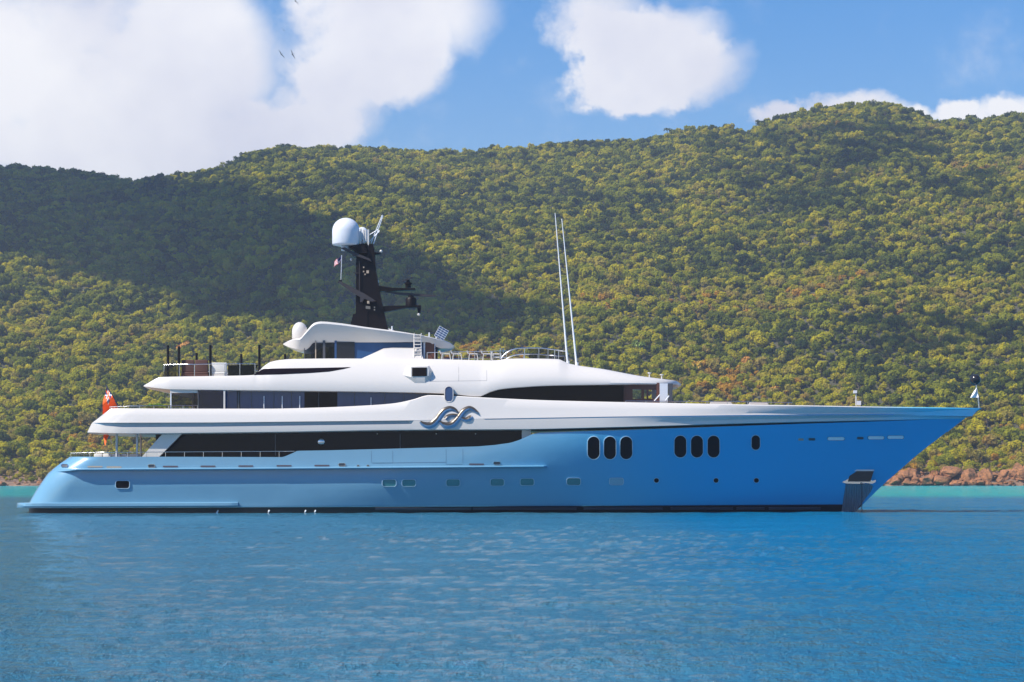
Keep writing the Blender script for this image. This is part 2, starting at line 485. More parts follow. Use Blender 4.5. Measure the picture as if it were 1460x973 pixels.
# ------------------------------------------------------------------ forest
def leaf_mat(name, stops, sat=1.0):
    m = bpy.data.materials.new(name); m.use_nodes = True
    t = m.node_tree; b = t.nodes['Principled BSDF']
    b.inputs['Roughness'].default_value = 0.7; b.inputs['Specular IOR Level'].default_value = 0.06
    oi = nd(t, 'ShaderNodeObjectInfo'); g = nd(t, 'ShaderNodeNewGeometry')
    n = nd(t, 'ShaderNodeTexNoise'); n.inputs['Scale'].default_value = 0.02; n.inputs['Detail'].default_value = 3
    t.links.new(g.outputs['Position'], n.inputs['Vector'])
    a = mth(t, 'ADD', mth(t, 'MULTIPLY', oi.outputs['Random'], 0.74), mth(t, 'MULTIPLY', mth(t, 'SUBTRACT', n.outputs[0], 0.40), 1.5))
    sz = nd(t, 'ShaderNodeSeparateXYZ'); t.links.new(g.outputs['Position'], sz.inputs[0])
    a = mth(t, 'ADD', a, mth(t, 'MULTIPLY', mth(t, 'SUBTRACT', 50.0, mth(t, 'MINIMUM', sz.outputs['Z'], 130.0)), 0.0021))
    r = nd(t, 'ShaderNodeValToRGB')
    r.color_ramp.elements.remove(r.color_ramp.elements[1])
    r.color_ramp.elements[0].position = stops[0][0]; r.color_ramp.elements[0].color = (*stops[0][1], 1)
    for p, c in stops[1:]:
        e = r.color_ramp.elements.new(p); e.color = (*c, 1)
    t.links.new(a, r.inputs[0])
    n2 = nd(t, 'ShaderNodeTexNoise'); n2.inputs['Scale'].default_value = 1.3; n2.inputs['Detail'].default_value = 2
    t.links.new(g.outputs['Position'], n2.inputs['Vector'])
    h = nd(t, 'ShaderNodeHueSaturation')
    t.links.new(mth(t, 'ADD', mth(t, 'MULTIPLY', n2.outputs[0], 0.9), 0.76), h.inputs['Value'])
    t.links.new(r.outputs[0], h.inputs['Color'])
    t.links.new(h.outputs[0], b.inputs['Base Color'])
    tl = nd(t, 'ShaderNodeBsdfTranslucent'); t.links.new(h.outputs[0], tl.inputs['Color'])
    ms = nd(t, 'ShaderNodeMixShader'); ms.inputs[0].default_value = 0.52
    t.links.new(b.outputs[0], ms.inputs[1]); t.links.new(tl.outputs[0], ms.inputs[2])
    t.links.new(ms.outputs[0], t.nodes['Material Output'].inputs['Surface'])
    return m
M_LEAF = leaf_mat('mixed_dry_forest_leaves', [
    (0.0, (0.035, 0.060, 0.016)), (0.14, (0.09, 0.115, 0.016)), (0.32, (0.20, 0.215, 0.014)), (0.50, (0.30, 0.300, 0.016)),
    (0.70, (0.50, 0.43, 0.012)), (0.84, (0.36, 0.30, 0.050)), (0.97, (0.36, 0.27, 0.065)), (1.0, (0.50, 0.29, 0.03))])
M_BARK = mat('grey_brown_bark', (0.16, 0.12, 0.09), 0.9, var=0.3, scale=2, bump=0.05)

def crown_mesh(seed, R=2.3, H=3.4, leaves=420, ls=0.42, low=1.1):
    rnd = random.Random(seed)
    blobs = []
    for i in range(rnd.randint(6, 9)):
        a = rnd.uniform(0, 2*PI); r = R*rnd.uniform(0.15, 0.72)
        blobs.append((r*math.cos(a), r*math.sin(a), low+(H-low)*rnd.uniform(0.25, 0.85), R*rnd.uniform(0.32, 0.55)))
    v = []; f = []
    for i in range(leaves):
        bx, by, bz, br = rnd.choice(blobs)
        n = Vector((rnd.gauss(0,1), rnd.gauss(0,1), rnd.gauss(0.35,1))).normalized()
        c = Vector((bx, by, bz)) + n*br*rnd.uniform(0.6, 1.08)
        c.z = max(c.z, 0.4)
        nn = (n + Vector((rnd.gauss(0,.38), rnd.gauss(0,.38), rnd.gauss(0,.38)))).normalized()
        u = nn.orthogonal().normalized(); w = nn.cross(u)
        an = rnd.uniform(0, 2*PI); s_ = ls*rnd.uniform(.6, 1.35)
        a1 = (u*math.cos(an)+w*math.sin(an))*s_; a2 = (w*math.cos(an)-u*math.sin(an))*s_*rnd.uniform(.5,.9)
        k = len(v)
        v += [tuple(c-a1), tuple(c-a2+nn*s_*.15), tuple(c+a1), tuple(c+a2+nn*s_*.15)]
        f.append((k,k+1,k+2,k+3))
    return v, f, blobs

def tree_mb(seed, **kw):
    v, f, blobs = crown_mesh(seed, **kw)
    m_ = MB(); m_.v = list(v); m_.f = list(f); m_.m = [0]*len(f)
    m_.tube([(0,0,-.8),(0.05,0.03,1.2),(0.1,0,2.2)], [.16,.12,.07], 5, 1)
    for bx, by, bz, br in blobs[:5]:
        m_.tube([(0.05,0.03,1.1),(bx*.6,by*.6,bz*.75),(bx,by,bz)], [.09,.06,.03], 4, 1)
    return m_
tree_col = bpy.data.collections.new('forest_tree_kinds')
SAVE = COL
COL = tree_col
for i in range(7):
    tree_mb(100+i, R=[2.1,1.9,2.3,1.6,2.0,2.2,1.5][i], H=[3.1,3.4,2.8,3.7,2.6,3.2,2.4][i],
            leaves=[640,560,680,500,600,620,420][i], ls=[.32,.28,.34,.27,.3,.37,.26][i]).build('forest_tree', [M_LEAF, M_BARK], smooth=0, recalc=False)
# a bare, twiggy dry one
rnd = random.Random(5)
m_ = MB()
m_.tube([(0,0,-.8),(0,0,1.3),(.1,0,2.2)], [.15,.11,.06], 5, 1)
for i in range(26):
    a = rnd.uniform(0,2*PI); r = rnd.uniform(.6,1.9); z = rnd.uniform(2.2,4.4)
    m_.tube([(0,0,rnd.uniform(.9,1.8)),(r*.5*math.cos(a),r*.5*math.sin(a),z*.75),(r*math.cos(a),r*math.sin(a),z)], [.06,.04,.02], 3, 1)
v, f, _b = crown_mesh(77, R=1.9, H=3.8, leaves=120, ls=.3)
k = len(m_.v); m_.v += v; m_.f += [tuple(i+k for i in q) for q in f]; m_.m += [0]*len(f)
m_.build('forest_tree', [M_LEAF, M_BARK], smooth=0, recalc=False)
COL = SAVE

rnd = random.Random(11)
pts = []; scl = []; rot = []; idx = []
SP = 2.0
d = 602.0
while d < 1176:
    hw = d*0.31
    x = -hw
    while x < hw:
        xx = x+rnd.uniform(-.5,.5)*SP; dd = d+rnd.uniform(-.5,.5)*SP
        x += SP
        z = ground(xx, dd)
        cl = 1/(1+math.exp(-(xx-92)/6.0))
        zmin = 0.7 + 1.7*cl + 2.2*noise.noise(Vector((xx*.11, dd*.11, 2)))
        if z < zmin: continue
        s_ = 0.40 + 0.36*abs(noise.noise(Vector((xx*.05, dd*.05, 6)))) + rnd.random()**4*.95
        if z < zmin+3: s_ *= .7
        if rnd.random() < .04: continue
        pts.append((xx, dd-D0, z-0.25*s_)); scl.append(s_); rot.append(rnd.uniform(0, 2*PI))
        idx.append(rnd.choice((0,1,2,3,4,5,6,0,2,5,7,1)))
    d += SP
me = bpy.data.meshes.new('forest')
me.from_pydata(pts, [], [])
for nm, data, ty in (('scl', scl, 'FLOAT'), ('rot', rot, 'FLOAT'), ('idx', idx, 'INT')):
    at = me.attributes.new(nm, ty, 'POINT'); at.data.foreach_set('value', data)
me.materials.append(M_LEAF)
forest = bpy.data.objects.new('forest', me); COL.objects.link(forest)
tag(forest, kind='stuff', label='dense dry tropical forest covering the whole hillside', cat='forest')
ng = bpy.data.node_groups.new('forest_scatter', 'GeometryNodeTree')
ng.interface.new_socket('Geometry', in_out='INPUT', socket_type='NodeSocketGeometry')
ng.interface.new_socket('Geometry', in_out='OUTPUT', socket_type='NodeSocketGeometry')
gi = ng.nodes.new('NodeGroupInput'); go = ng.nodes.new('NodeGroupOutput')
ip = ng.nodes.new('GeometryNodeInstanceOnPoints')
ci = ng.nodes.new('GeometryNodeCollectionInfo'); ci.inputs['Collection'].default_value = tree_col
ci.inputs['Separate Children'].default_value = True; ci.inputs['Reset Children'].default_value = True
ip.inputs['Pick Instance'].default_value = True
def named(nm, ty):
    a = ng.nodes.new('GeometryNodeInputNamedAttribute'); a.data_type = ty; a.inputs['Name'].default_value = nm
    return a.outputs['Attribute']
cx = ng.nodes.new('ShaderNodeCombineXYZ')
ng.links.new(named('rot', 'FLOAT'), cx.inputs['Z'])
ng.links.new(gi.outputs[0], ip.inputs['Points']); ng.links.new(ci.outputs[0], ip.inputs['Instance'])
ng.links.new(named('idx', 'INT'), ip.inputs['Instance Index']); ng.links.new(cx.outputs[0], ip.inputs['Rotation'])
ng.links.new(named('scl', 'FLOAT'), ip.inputs['Scale']); ng.links.new(ip.outputs[0], go.inputs[0])
md = forest.modifiers.new('scatter', 'NODES'); md.node_group = ng

# single trees one can pick out
def tree_thing(name, px, py, s_, leafm, label, cat='tree', seed=1, group=None):
    x, d = at_ground(px, py)
    z = ground(x, d)
    root = empty(name, (x, d-D0, z-.3), label, cat, group)
    v, f, blobs = crown_mesh(seed, R=2.2, H=3.6, leaves=520, ls=.36)
    c = MB(); c.v = [tuple(q*s_ for q in p) for p in v]; c.f = f; c.m = [0]*len(f)
    c.build('crown', leafm, root, smooth=0, recalc=False)
    t_ = MB(); t_.tube([(0,0,-.6),(0.05*s_,0.03,1.2*s_),(0.1*s_,0,2.2*s_)], [.18,.13,.07], 6)
    for bx, by, bz, br in blobs[:5]:
        t_.tube([(0.05*s_,0.03,1.1*s_),(bx*.6*s_,by*.6*s_,bz*.75*s_),(bx*s_,by*s_,bz*s_)], [.09,.06,.03], 4)
    t_.build('trunk', M_BARK, root)
    return root
M_ORANGE = mat('orange_blossom', (0.50, 0.22, 0.02), 0.7, var=0.4, scale=1.5)
M_YELLOW = mat('yellow_blossom', (0.55, 0.33, 0.02), 0.7, var=0.35, scale=1.5)
M_LIME = mat('lime_leaves', (0.20, 0.26, 0.03), 0.7, var=0.35, scale=1.5)
M_PALM = mat('dark_palm_leaves', (0.03, 0.055, 0.02), 0.7, var=0.3, scale=1.5)
tree_thing('flowering_tree', 261, 505, 1.25, M_ORANGE, 'orange-blossomed tree behind the black poles of the aft sundeck', seed=31)
tree_thing('flowering_tree', 992, 535, 1.15, M_YELLOW, 'bright yellow-blossomed tree on the slope above the foredeck, right of the wheelhouse', seed=32)
tree_thing('flowering_tree', 1066, 524, .95, M_ORANGE, 'orange-topped tree higher on the slope right of the yellow one', seed=33)
tree_thing('flowering_tree', 1105, 564, .75, M_ORANGE, 'small orange tree just above the foredeck rail', seed=35)
tree_thing('lime_tree', 912, 505, 1.2, M_LIME, 'lime green leafy tree on the slope above the wheelhouse roof', seed=34)

def palm(px, py):
    x, d = at_ground(px, 220)
    d = DR-4; x = (px-730)/F*d
    z = ground(x, d)
    root = empty('palm_tree', (x, d-D0, z-.2), 'dark palm tree standing alone on the ridge left of the bumpy treetops', 'palm tree')
    H = 6.6
    t_ = MB(); t_.tube([(0,0,-.5),(.1,0,3),(.3,0,H)], [.22,.16,.13], 7); t_.build('trunk', M_BARK, root)
    c = MB(); r_ = random.Random(3)
    for i in range(17):
        a = 2*PI*i/17+r_.uniform(-.1,.1); L = r_.uniform(2.3,3.1); up = r_.uniform(.1,1.0)
        dirv = Vector((math.cos(a), math.sin(a), 0)); side = Vector((-math.sin(a), math.cos(a), 0))
        prev = None
        for k_ in range(7):
            t = k_/6
            p = Vector((.3,0,H)) + dirv*L*t + Vector((0,0,up*L*t - 1.15*L*t*t*(.6+.5*up)))
            w = .42*math.sin(PI*min(1, .12+t*.88))
            q = (p+side*w-Vector((0,0,w*.5)), p, p-side*w-Vector((0,0,w*.5)))
            if prev:
                c.quad(prev[0], prev[1], q[1], q[0]); c.quad(prev[1], prev[2], q[2], q[1])
            prev = q
    c.build('crown', M_PALM, root, smooth=0, recalc=False)
palm(951, 192)

# ------------------------------------------------------------------ rocks on the shore
def rock(x, y, z, r, seed, group, label):
    rn = random.Random(seed)
    bm = bmesh.new(); bmesh.ops.create_icosphere(bm, subdivisions=3, radius=1)
    pl = [(Vector((rn.gauss(0,1), rn.gauss(0,1), rn.gauss(0,1))).normalized(), rn.uniform(.42,.8)) for _ in range(13)]
    off = Vector((rn.uniform(0,50), 0, 0))
    sx, sy, sz = r*rn.uniform(.8,1.5), r*rn.uniform(.8,1.2), r*rn.uniform(.5,1.0)
    for v_ in bm.verts:
        for n_, dd in pl:
            k_ = v_.co.dot(n_)
            if k_ > dd: v_.co -= n_*(k_-dd)
        v_.co += v_.co.normalized()*noise.fractal(v_.co*2.2+off, .8, 2.2, 4)*.13
        v_.co = Vector((v_.co.x*sx, v_.co.y*sy, v_.co.z*sz))
    me_ = bpy.data.meshes.new('boulder'); bm.to_mesh(me_); bm.free()
    me_.materials.append(M_ROCK)
    o = bpy.data.objects.new('boulder', me_); COL.objects.link(o)
    o.location = (x, y, z); o.rotation_euler = (rn.uniform(-.3,.3), rn.uniform(-.3,.3), rn.uniform(0,6))
    tag(o, label, 'boulder', group)
rnd = random.Random(21)
def shore_rocks(x0, x1, n, rmin, rmax, dep, group, label):
    for i in range(n):
        x = rnd.uniform(x0, x1); b = rnd.random()**1.4
        d = shore_d(x) + .3 + b*dep
        r = (rmin+(rmax-rmin)*rnd.random()**2.2)*(0.6+.6*b)
        z = max(ground(x, d), 0.0)
        rock(x, d-D0, z+r*.05, r, i*7+int(x*3)+999, group, label)
shore_rocks(104, 158, 190, .5, 3.6, 6.5, 'boulders along the shore under the right-hand cliff', 'reddish tan boulder at the foot of the wooded cliff right of the bow')
shore_rocks(-156, -118, 55, .5, 1.25, 5, 'boulders along the left-hand shore', 'pale brown boulder on the low shore left of the stern')
for (px, py, r, lb) in ((1352,671,3.4,'large pale pink rock face rising above the smaller boulders, nearest the bow'),
                        (1400,680,3.2,'broad rounded rock mass in the middle of the rocky shore'),
                        (1452,675,3.6,'tall dark cracked rock at the right edge of the shore'),
                        (1372,684,2.6,'slanting orange rock slab low on the waterline')):
    u = (px-730)/F; d = 604.0
    x = u*d
    rn = random.Random(px)
    z = HC+(680-py)*d/F
    rock(x, d-D0, z-.4, r, px, None, lb)

# foam where the swell meets the rocks
M_FOAM = mat('sea_foam', (0.75, 0.78, 0.78), 0.9, var=0.1, scale=3)
mb = MB(); rnd = random.Random(4)
r1 = []; r2 = []
for i in range(90):
    x = 122+i*.34; d = shore_d(x)-1.2
    w = .9*max(0, noise.noise(Vector((x*.5,0,0)))+.45)*math.sin(PI*i/89)**.4
    r1.append((x, d-D0, .06)); r2.append((x, d-D0-w*5-.02, .03+.16*w))
mb.grid([r1, r2]); tag(mb.build('sea_foam', M_FOAM), kind='stuff', label='thin white line of foam against the rocks right of the bow')

# ------------------------------------------------------------------ water
mw = bpy.data.materials.new('sea_water'); mw.use_nodes = True
t = mw.node_tree; b = t.nodes['Principled BSDF']
g = nd(t, 'ShaderNodeNewGeometry'); s_ = nd(t, 'ShaderNodeSeparateXYZ'); t.links.new(g.outputs['Position'], s_.inputs[0])
b.inputs['IOR'].default_value = 1.33
b.inputs['Roughness'].default_value = 0.09
b.inputs['Specular IOR Level'].default_value = 0.5
# sand under shallow water: turquoise near the shore; deep blue elsewhere, wandering edges
nb = nd(t, 'ShaderNodeTexNoise'); nb.inputs['Scale'].default_value = 0.022; nb.inputs['Detail'].default_value = 4
t.links.new(g.outputs['Position'], nb.inputs['Vector'])
edge = mth(t, 'ADD', s_.outputs['Y'], mth(t, 'MULTIPLY', mth(t, 'SUBTRACT', nb.outputs[0], .5), 60))
shal = nd(t, 'ShaderNodeMapRange', interpolation_type='SMOOTHSTEP')
shal.inputs['From Min'].default_value = 85; shal.inputs['From Max'].default_value = 160
t.links.new(edge, shal.inputs['Value'])
deep = nd(t, 'ShaderNodeMix', data_type='RGBA')
deep.inputs[6].default_value = (0.055, 0.27, 0.43, 1)
deep.inputs[7].default_value = (0.001, 0.245, 0.51, 1)
side = nd(t, 'ShaderNodeMapRange', interpolation_type='SMOOTHSTEP')
side.inputs['From Min'].default_value = -2.0; side.inputs['From Max'].default_value = 5.0
# left of a wandering line the greyer sky reflection is put into the colour
sx = mth(t, 'ADD', s_.outputs['X'], mth(t, 'MULTIPLY', mth(t, 'SUBTRACT', nb.outputs[0], .5), 14))
sx = mth(t, 'SUBTRACT', sx, mth(t, 'MULTIPLY', mth(t, 'ADD', s_.outputs['Y'], 156), .07))
t.links.new(sx, side.inputs['Value'])
t.links.new(side.outputs[0], deep.inputs[0])
bc = nd(t, 'ShaderNodeMix', data_type='RGBA')
bc.inputs[7].default_value = (0.004, 0.52, 0.56, 1)
t.links.new(shal.outputs[0], bc.inputs[0]); t.links.new(deep.outputs[2], bc.inputs[6])
t.links.new(bc.outputs[2], b.inputs['Base Color'])
spv = mth(t, 'SUBTRACT', 0.34, mth(t, 'MULTIPLY', mth(t, 'MAXIMUM', side.outputs[0], shal.outputs[0]), 0.24))
t.links.new(spv, b.inputs['Specular IOR Level'])
def wave_noise(scale, stretch, detail, rough=.55):
    mp = nd(t, 'ShaderNodeMapping'); mp.inputs['Scale'].default_value = (scale, scale*stretch, scale)
    mp.inputs['Rotation'].default_value = (0, 0, math.radians(12))
    t.links.new(g.outputs['Position'], mp.inputs['Vector'])
    n = nd(t, 'ShaderNodeTexNoise'); n.inputs['Scale'].default_value = 1; n.inputs['Detail'].default_value = detail; n.inputs['Roughness'].default_value = rough
    t.links.new(mp.outputs[0], n.inputs['Vector'])
    return n.outputs[0]
h0 = wave_noise(.6, .8, 5, .6); h1 = wave_noise(3.0, .5, 6, .72); h2 = wave_noise(12.0, .55, 4, .7)
hh = mth(t, 'ADD', mth(t, 'MULTIPLY', h1, 0.95), mth(t, 'MULTIPLY', h2, 0.30))
hh = mth(t, 'ADD', hh, mth(t, 'MULTIPLY', h0, 0.30))
gust_n = nd(t, 'ShaderNodeTexNoise'); gust_n.inputs['Scale'].default_value = 1; gust_n.inputs['Detail'].default_value = 4
gmp = nd(t, 'ShaderNodeMapping'); gmp.inputs['Scale'].default_value = (.10, .16, .1); t.links.new(g.outputs['Position'], gmp.inputs['Vector']); t.links.new(gmp.outputs[0], gust_n.inputs['Vector'])
hh = mth(t, 'MULTIPLY', hh, mth(t, 'ADD', .25, mth(t, 'MULTIPLY', gust_n.outputs[0], 1.6)))
bp = nd(t, 'ShaderNodeBump'); bp.inputs['Strength'].default_value = 1.0; bp.inputs['Distance'].default_value = 1.0
t.links.new(hh, bp.inputs['Height']); t.links.new(bp.outputs[0], b.inputs['Normal'])
rs = random.Random(2)
WV = []
for i in range(26):
    lam = 0.5*1.12**i
    if lam > 9: lam = rs.uniform(1, 6)
    a = math.radians(80)+rs.gauss(0, .9)
    WV.append((2*PI/lam*math.cos(a), 2*PI/lam*math.sin(a), rs.uniform(0, 6.28), 0.0044*lam**.42))
def lam_of(kx, ky): return 2*PI/math.hypot(kx, ky)
mb = MB()
dl = [12.0]
while dl[-1] < 420: dl.append(dl[-1]*1.0072)
dl += [440, 470, 500, 540, 600, 700]
dl = np.array(dl); un = np.linspace(-.42, .42, 520)
Dg, Ug = np.meshgrid(dl, un, indexing='ij')
X = Ug*Dg*1.0 + np.sign(Ug)*0; Y = Dg-D0
Z = np.zeros_like(X)
for kx, ky, ph, am in WV:
    fade = np.clip(1.4 - Dg*0.0022/(lam_of(kx, ky))**1.1, 0, 1)
    s1 = np.sin(kx*X+ky*Y+ph+.6*np.sin(.31*X+.17*Y))
    Z += am*fade*(s1+.25*np.cos(2*(kx*X+ky*Y+ph)))
gust = 1+.45*np.sin(.09*X+.05*Y+1)*np.sin(.021*Y-.04*X)
Z *= gust
n0, n1_ = X.shape
me = bpy.data.meshes.new('sea')
co = np.stack([X, Y, Z], -1).reshape(-1, 3)
ii = (np.arange(n0-1)[:, None]*n1_ + np.arange(n1_-1)[None]).reshape(-1)
fc = np.stack([ii, ii+1, ii+n1_+1, ii+n1_], -1)
# wide flat skirt so the sea carries on beyond the frame
me.vertices.add(len(co)); me.vertices.foreach_set('co', co.reshape(-1))
me.loops.add(len(fc)*4); me.loops.foreach_set('vertex_index', fc.reshape(-1))
me.polygons.add(len(fc)); me.polygons.foreach_set('loop_start', np.arange(len(fc))*4)
me.polygons.foreach_set('use_smooth', np.ones(len(fc), bool))
me.update(); me.validate()
me.materials.append(mw)
sea = bpy.data.objects.new('sea', me); COL.objects.link(sea); tag(sea, kind='structure')
mb = MB(); zz = -0.6
mb.quad((-3000,-900,zz),(3000,-900,zz),(3000,3000,zz),(-3000,3000,zz))
tag(mb.build('sea', mw, recalc=False), kind='structure')

# ------------------------------------------------------------------ clouds whose shadows lie on the hill
M_CLOUD = mat('cloud_white', (0.85, 0.86, 0.9), 1.0, spec=0.0, var=0.02, scale=.01)
def inside(poly, x, y):
    c = False; n = len(poly)
    for i in range(n):
        x1, y1 = poly[i]; x2, y2 = poly[(i+1) % n]
        if (y1 > y) != (y2 > y) and x < (x2-x1)*(y-y1)/(y2-y1)+x1: c = not c
    return c
def cloud(poly_px, alt, step, rmin, rmax, keep, seed):
    rn = random.Random(seed); pl = []
    for px, py in poly_px:
        x, d = at_ground(px, py)
        z = ground(x, d); tt = (alt-z)/SUN.z
        pl.append((x+SUN.x*tt, d-D0+SUN.y*tt))
    xs = [p[0] for p in pl]; ys = [p[1] for p in pl]
    c = MB(); x = min(xs)
    while x < max(xs):
        y = min(ys)
        while y < max(ys):
            a = x+rn.uniform(-.5,.5)*step; b_ = y+rn.uniform(-.5,.5)*step
            if inside(pl, a, b_) and rn.random() < keep:
                r = rn.uniform(rmin, rmax)
                c.sphere((a, b_, alt+rn.uniform(0, r)), r, 10, 0, .6)
            y += step
        x += step
    tag(c.build('cloud', M_CLOUD, smooth=80, recalc=False), kind='structure')
cloud([(-260,225),(0,232),(120,246),(200,262),(290,272),(370,292),(440,322),(520,346),(570,372),(620,402),(680,440),(740,462),(700,490),(640,500),
       (560,492),(470,480),(330,455),(250,435),(170,412),(90,392),(0,368),(-260,360)], 760, 9, 7, 13, .95, 3)
cloud([(1195,192),(1330,195),(1345,215),(1290,250),(1215,240)], 900, 11, 5, 10, .8, 4)
cloud([(1330,262),(1400,255),(1440,300),(1350,310)], 900, 12, 5, 9, .55, 5)
cloud([(1190,470),(1380,462),(1440,492),(1330,506),(1230,500)], 900, 10, 4, 8, .6, 6)
cloud([(1000,200),(1180,190),(1220,260),(1120,300),(1010,260)], 900, 12, 4, 8, .38, 7)

# ------------------------------------------------------------------ haze
M_HAZE = bpy.data.materials.new('haze'); M_HAZE.use_nodes = True
t = M_HAZE.node_tree; t.nodes.clear()
o_ = nd(t, 'ShaderNodeOutputMaterial'); pv = nd(t, 'ShaderNodeVolumePrincipled')
pv.inputs['Color'].default_value = (0.68, 0.80, 0.96, 1); pv.inputs['Density'].default_value = 0.00024
pv.inputs['Anisotropy'].default_value = 0.3
t.links.new(pv.outputs[0], o_.inputs['Volume'])
mb = MB(); mb.box((-3200,-1000,-9.5),(3200,3100,300))
tag(mb.build('haze', M_HAZE, smooth=0), kind='stuff', label='thin bluish sea haze over the bay')
# ------------------------------------------------------------------ the yacht
yacht = empty('yacht', (0, 0, 0), 'long white and pale blue motor yacht at anchor with a black mast', 'yacht')

_st = sorted([((HC+(680-py)*156/F), (px-730)*156/F) for px, py in ((1400,582),(1377,597),(1314,645),(1262,690),(1220.5,730),(1180,760))])
def stem_x(z): return float(np.interp(z, [a for a, _ in _st], [b_ for _, b_ in _st]))
def sstep(a, b_, x):
    t_ = min(max((x-a)/(b_-a), 0), 1); return t_*t_*(3-2*t_)
def hull_hb(X, Z):
    """half breadth of the hull at world X, height Z"""
    s_ = min(max(Z/4.2, -.2), 2.0)
    L = 45-12*s_; pw = 1.75+.28*s_
    t_ = min(max((stem_x(Z)-X)/L, 0), 1)
    f_ = 1-(1-t_)**pw
    full = 5.55+.32*min(max(Z/2.2, 0), 1)
    return max(full*f_, 0.03)
def H(px, py, off=0.0):
    y = -5.8
    for _ in range(6):
        p = P(px, py, y)
        y = -(hull_hb(p.x, p.z)+off)
    return P(px, py, y)
stern_px = lin([(598,118),(640,108),(651,100),(653,99),(657.5,91),(664,82),(675,68.5),(694,55),(706,47.5),(717.5,41.5),(760,40)])
stem_px = lin([(582,1398),(597,1375),(645,1312),(690,1260.5),(730,1219.5),(760,1180)])
def stern_f(px, x0):
    """plan rounding of the quarter"""
    q = min(max((px-x0)/46.0, 0), 1)
    return 0.70+0.30*math.sqrt(max(1-(1-q)**2, 0))
top_y = lin([(98,651.5),(230,651.5),(404,652),(418,646),(424,643),(470,642.3),(560,640),(600,638.9),(681,636.8),(705,634.8),(728,631.6),(740,627.8),(754,621.4),
             (760,618.9),(768,617.3),(820,615.6),(904,613),(1140,604.5),(1283,600),(1340,598),(1400,594)])
boot_y = lin([(30,724),(330,723),(620,722),(900,721),(1232,719)])

def hull_row(pyf, off=0.0, n=300, x0=None, x1=None, dz=0.0):
    pl = pyf(60); pr = pyf(1300)
    for _ in range(4):
        a = stern_px(pl); pl = pyf(a)
        b_ = stem_px(pr); pr = pyf(b_)
    r = []
    for j in range(n+1):
        px = a+(b_-a)*j/n; py = pyf(px)
        p = H(px, py, off)
        sf = stern_f(px, a)
        y = p.y*sf
        q = P(px, py, y)
        r.append((q.x, q.y if q.y < -.02 else -.02, q.z-dz))
    return r
rows = [hull_row(lambda x: 760), hull_row(lambda x: 738), hull_row(lambda x: 730),
        hull_row(lambda x: boot_y(x)+.8), hull_row(boot_y, 0.01)]
FR = (.04,.1,.18,.28,.38,.48,.58,.68,.78,.88,.95,.985,1)
for fr in FR:
    rows.append(hull_row(lambda x, fr=fr: boot_y(x)+(top_y(x)-boot_y(x))*fr))
nb_boot = 3
top_in = hull_row(top_y, -.14)
deck = hull_row(lambda x: top_y(x)+19, -.40)
rows += [top_in, deck]
mats_near = [1]*nb_boot + [2] + [0]*(len(rows)-nb_boot-2)
mats_near = mats_near[:len(rows)-1]
far = [[(x, -y, z) for x, y, z in r] for r in reversed(rows)]
mb = MB()
allr = rows+far
mi = mats_near + [3] + list(reversed(mats_near)) + [1]
mb.grid(allr, mi, close=True)
n_ = len(rows[0]); R_ = len(allr)
mb.f.append(tuple(i*n_ for i in range(R_))); mb.m.append(0)
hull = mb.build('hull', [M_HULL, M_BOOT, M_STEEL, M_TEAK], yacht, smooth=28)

def sweep_ledge(name, keys_y, xa, xb, depth, th, mats, hbf=H, taper=14, parent=None):
    """a shelf standing off the side, both sides of the ship"""
    mb = MB(); n = 160
    T = []; 
    for (dy, of) in ((-1.2, -.06), (0, 1.0), (th*.45, 1.08), (th, .95), (th+1.0, -.06)):
        r = []
        for j in range(n+1):
            px = xa+(xb-xa)*j/n
            e = min(1, (px-xa)/taper+.02, (xb-px)/3+.02)
            o_ = of*depth*e if of > 0 else of
            p = hbf(px, keys_y(px)+dy, o_)
            r.append(tuple(p))
        T.append(r)
    mb.grid(T, 0, close=True)
    m2 = [[(x, -y, z) for x, y, z in r] for r in T]
    mb.grid(m2, 0, close=True)
    return mb.build(name, mats, parent or hull, smooth=40)

def HS(px, py, off=0.0):
    """hull surface with the quarter rounding"""
    a = stern_px(py)
    p = H(px, py, 0)
    y = p.y*stern_f(px, a)-off
    return P(px, py, y)
led_y = lin([(80,670.5),(110,668.6),(380,667.2),(780,664.2)])
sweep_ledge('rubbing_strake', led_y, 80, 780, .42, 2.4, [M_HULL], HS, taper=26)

# bathing platform with its long spray rail
mb = MB()
def plat_hb(px): return 0
T = []
for (py0, py1, shr) in ((717.2,716.2,.05),(718.2,717.3,0),(722.2,721,.0),(724,722.8,.12)):
    r = []
    for j in range(121):
        t_ = j/120; px = 24+(339-24)*t_ + (0 if t_ > .05 else 0)
        hb = np.interp(px, [24,27,33,45,60,300,330,339], [3.8,4.8,5.45,5.85,6.0,6.05,5.98,5.86])-shr
        r.append(tuple(P(px, py0+(py1-py0)*t_, -hb)))
    T.append(r)
far = [[(x, -y, z) for x, y, z in r] for r in reversed(T)]
mb.grid(T+far, 0, close=True)
k = len(T+far); mb.f.append(tuple(i*121 for i in range(k))); mb.m.append(0)
mb.f.append(tuple(i*121+120 for i in range(k-1,-1,-1))); mb.m.append(0)
mb.build('bathing_platform', [M_HULL], yacht, smooth=30)

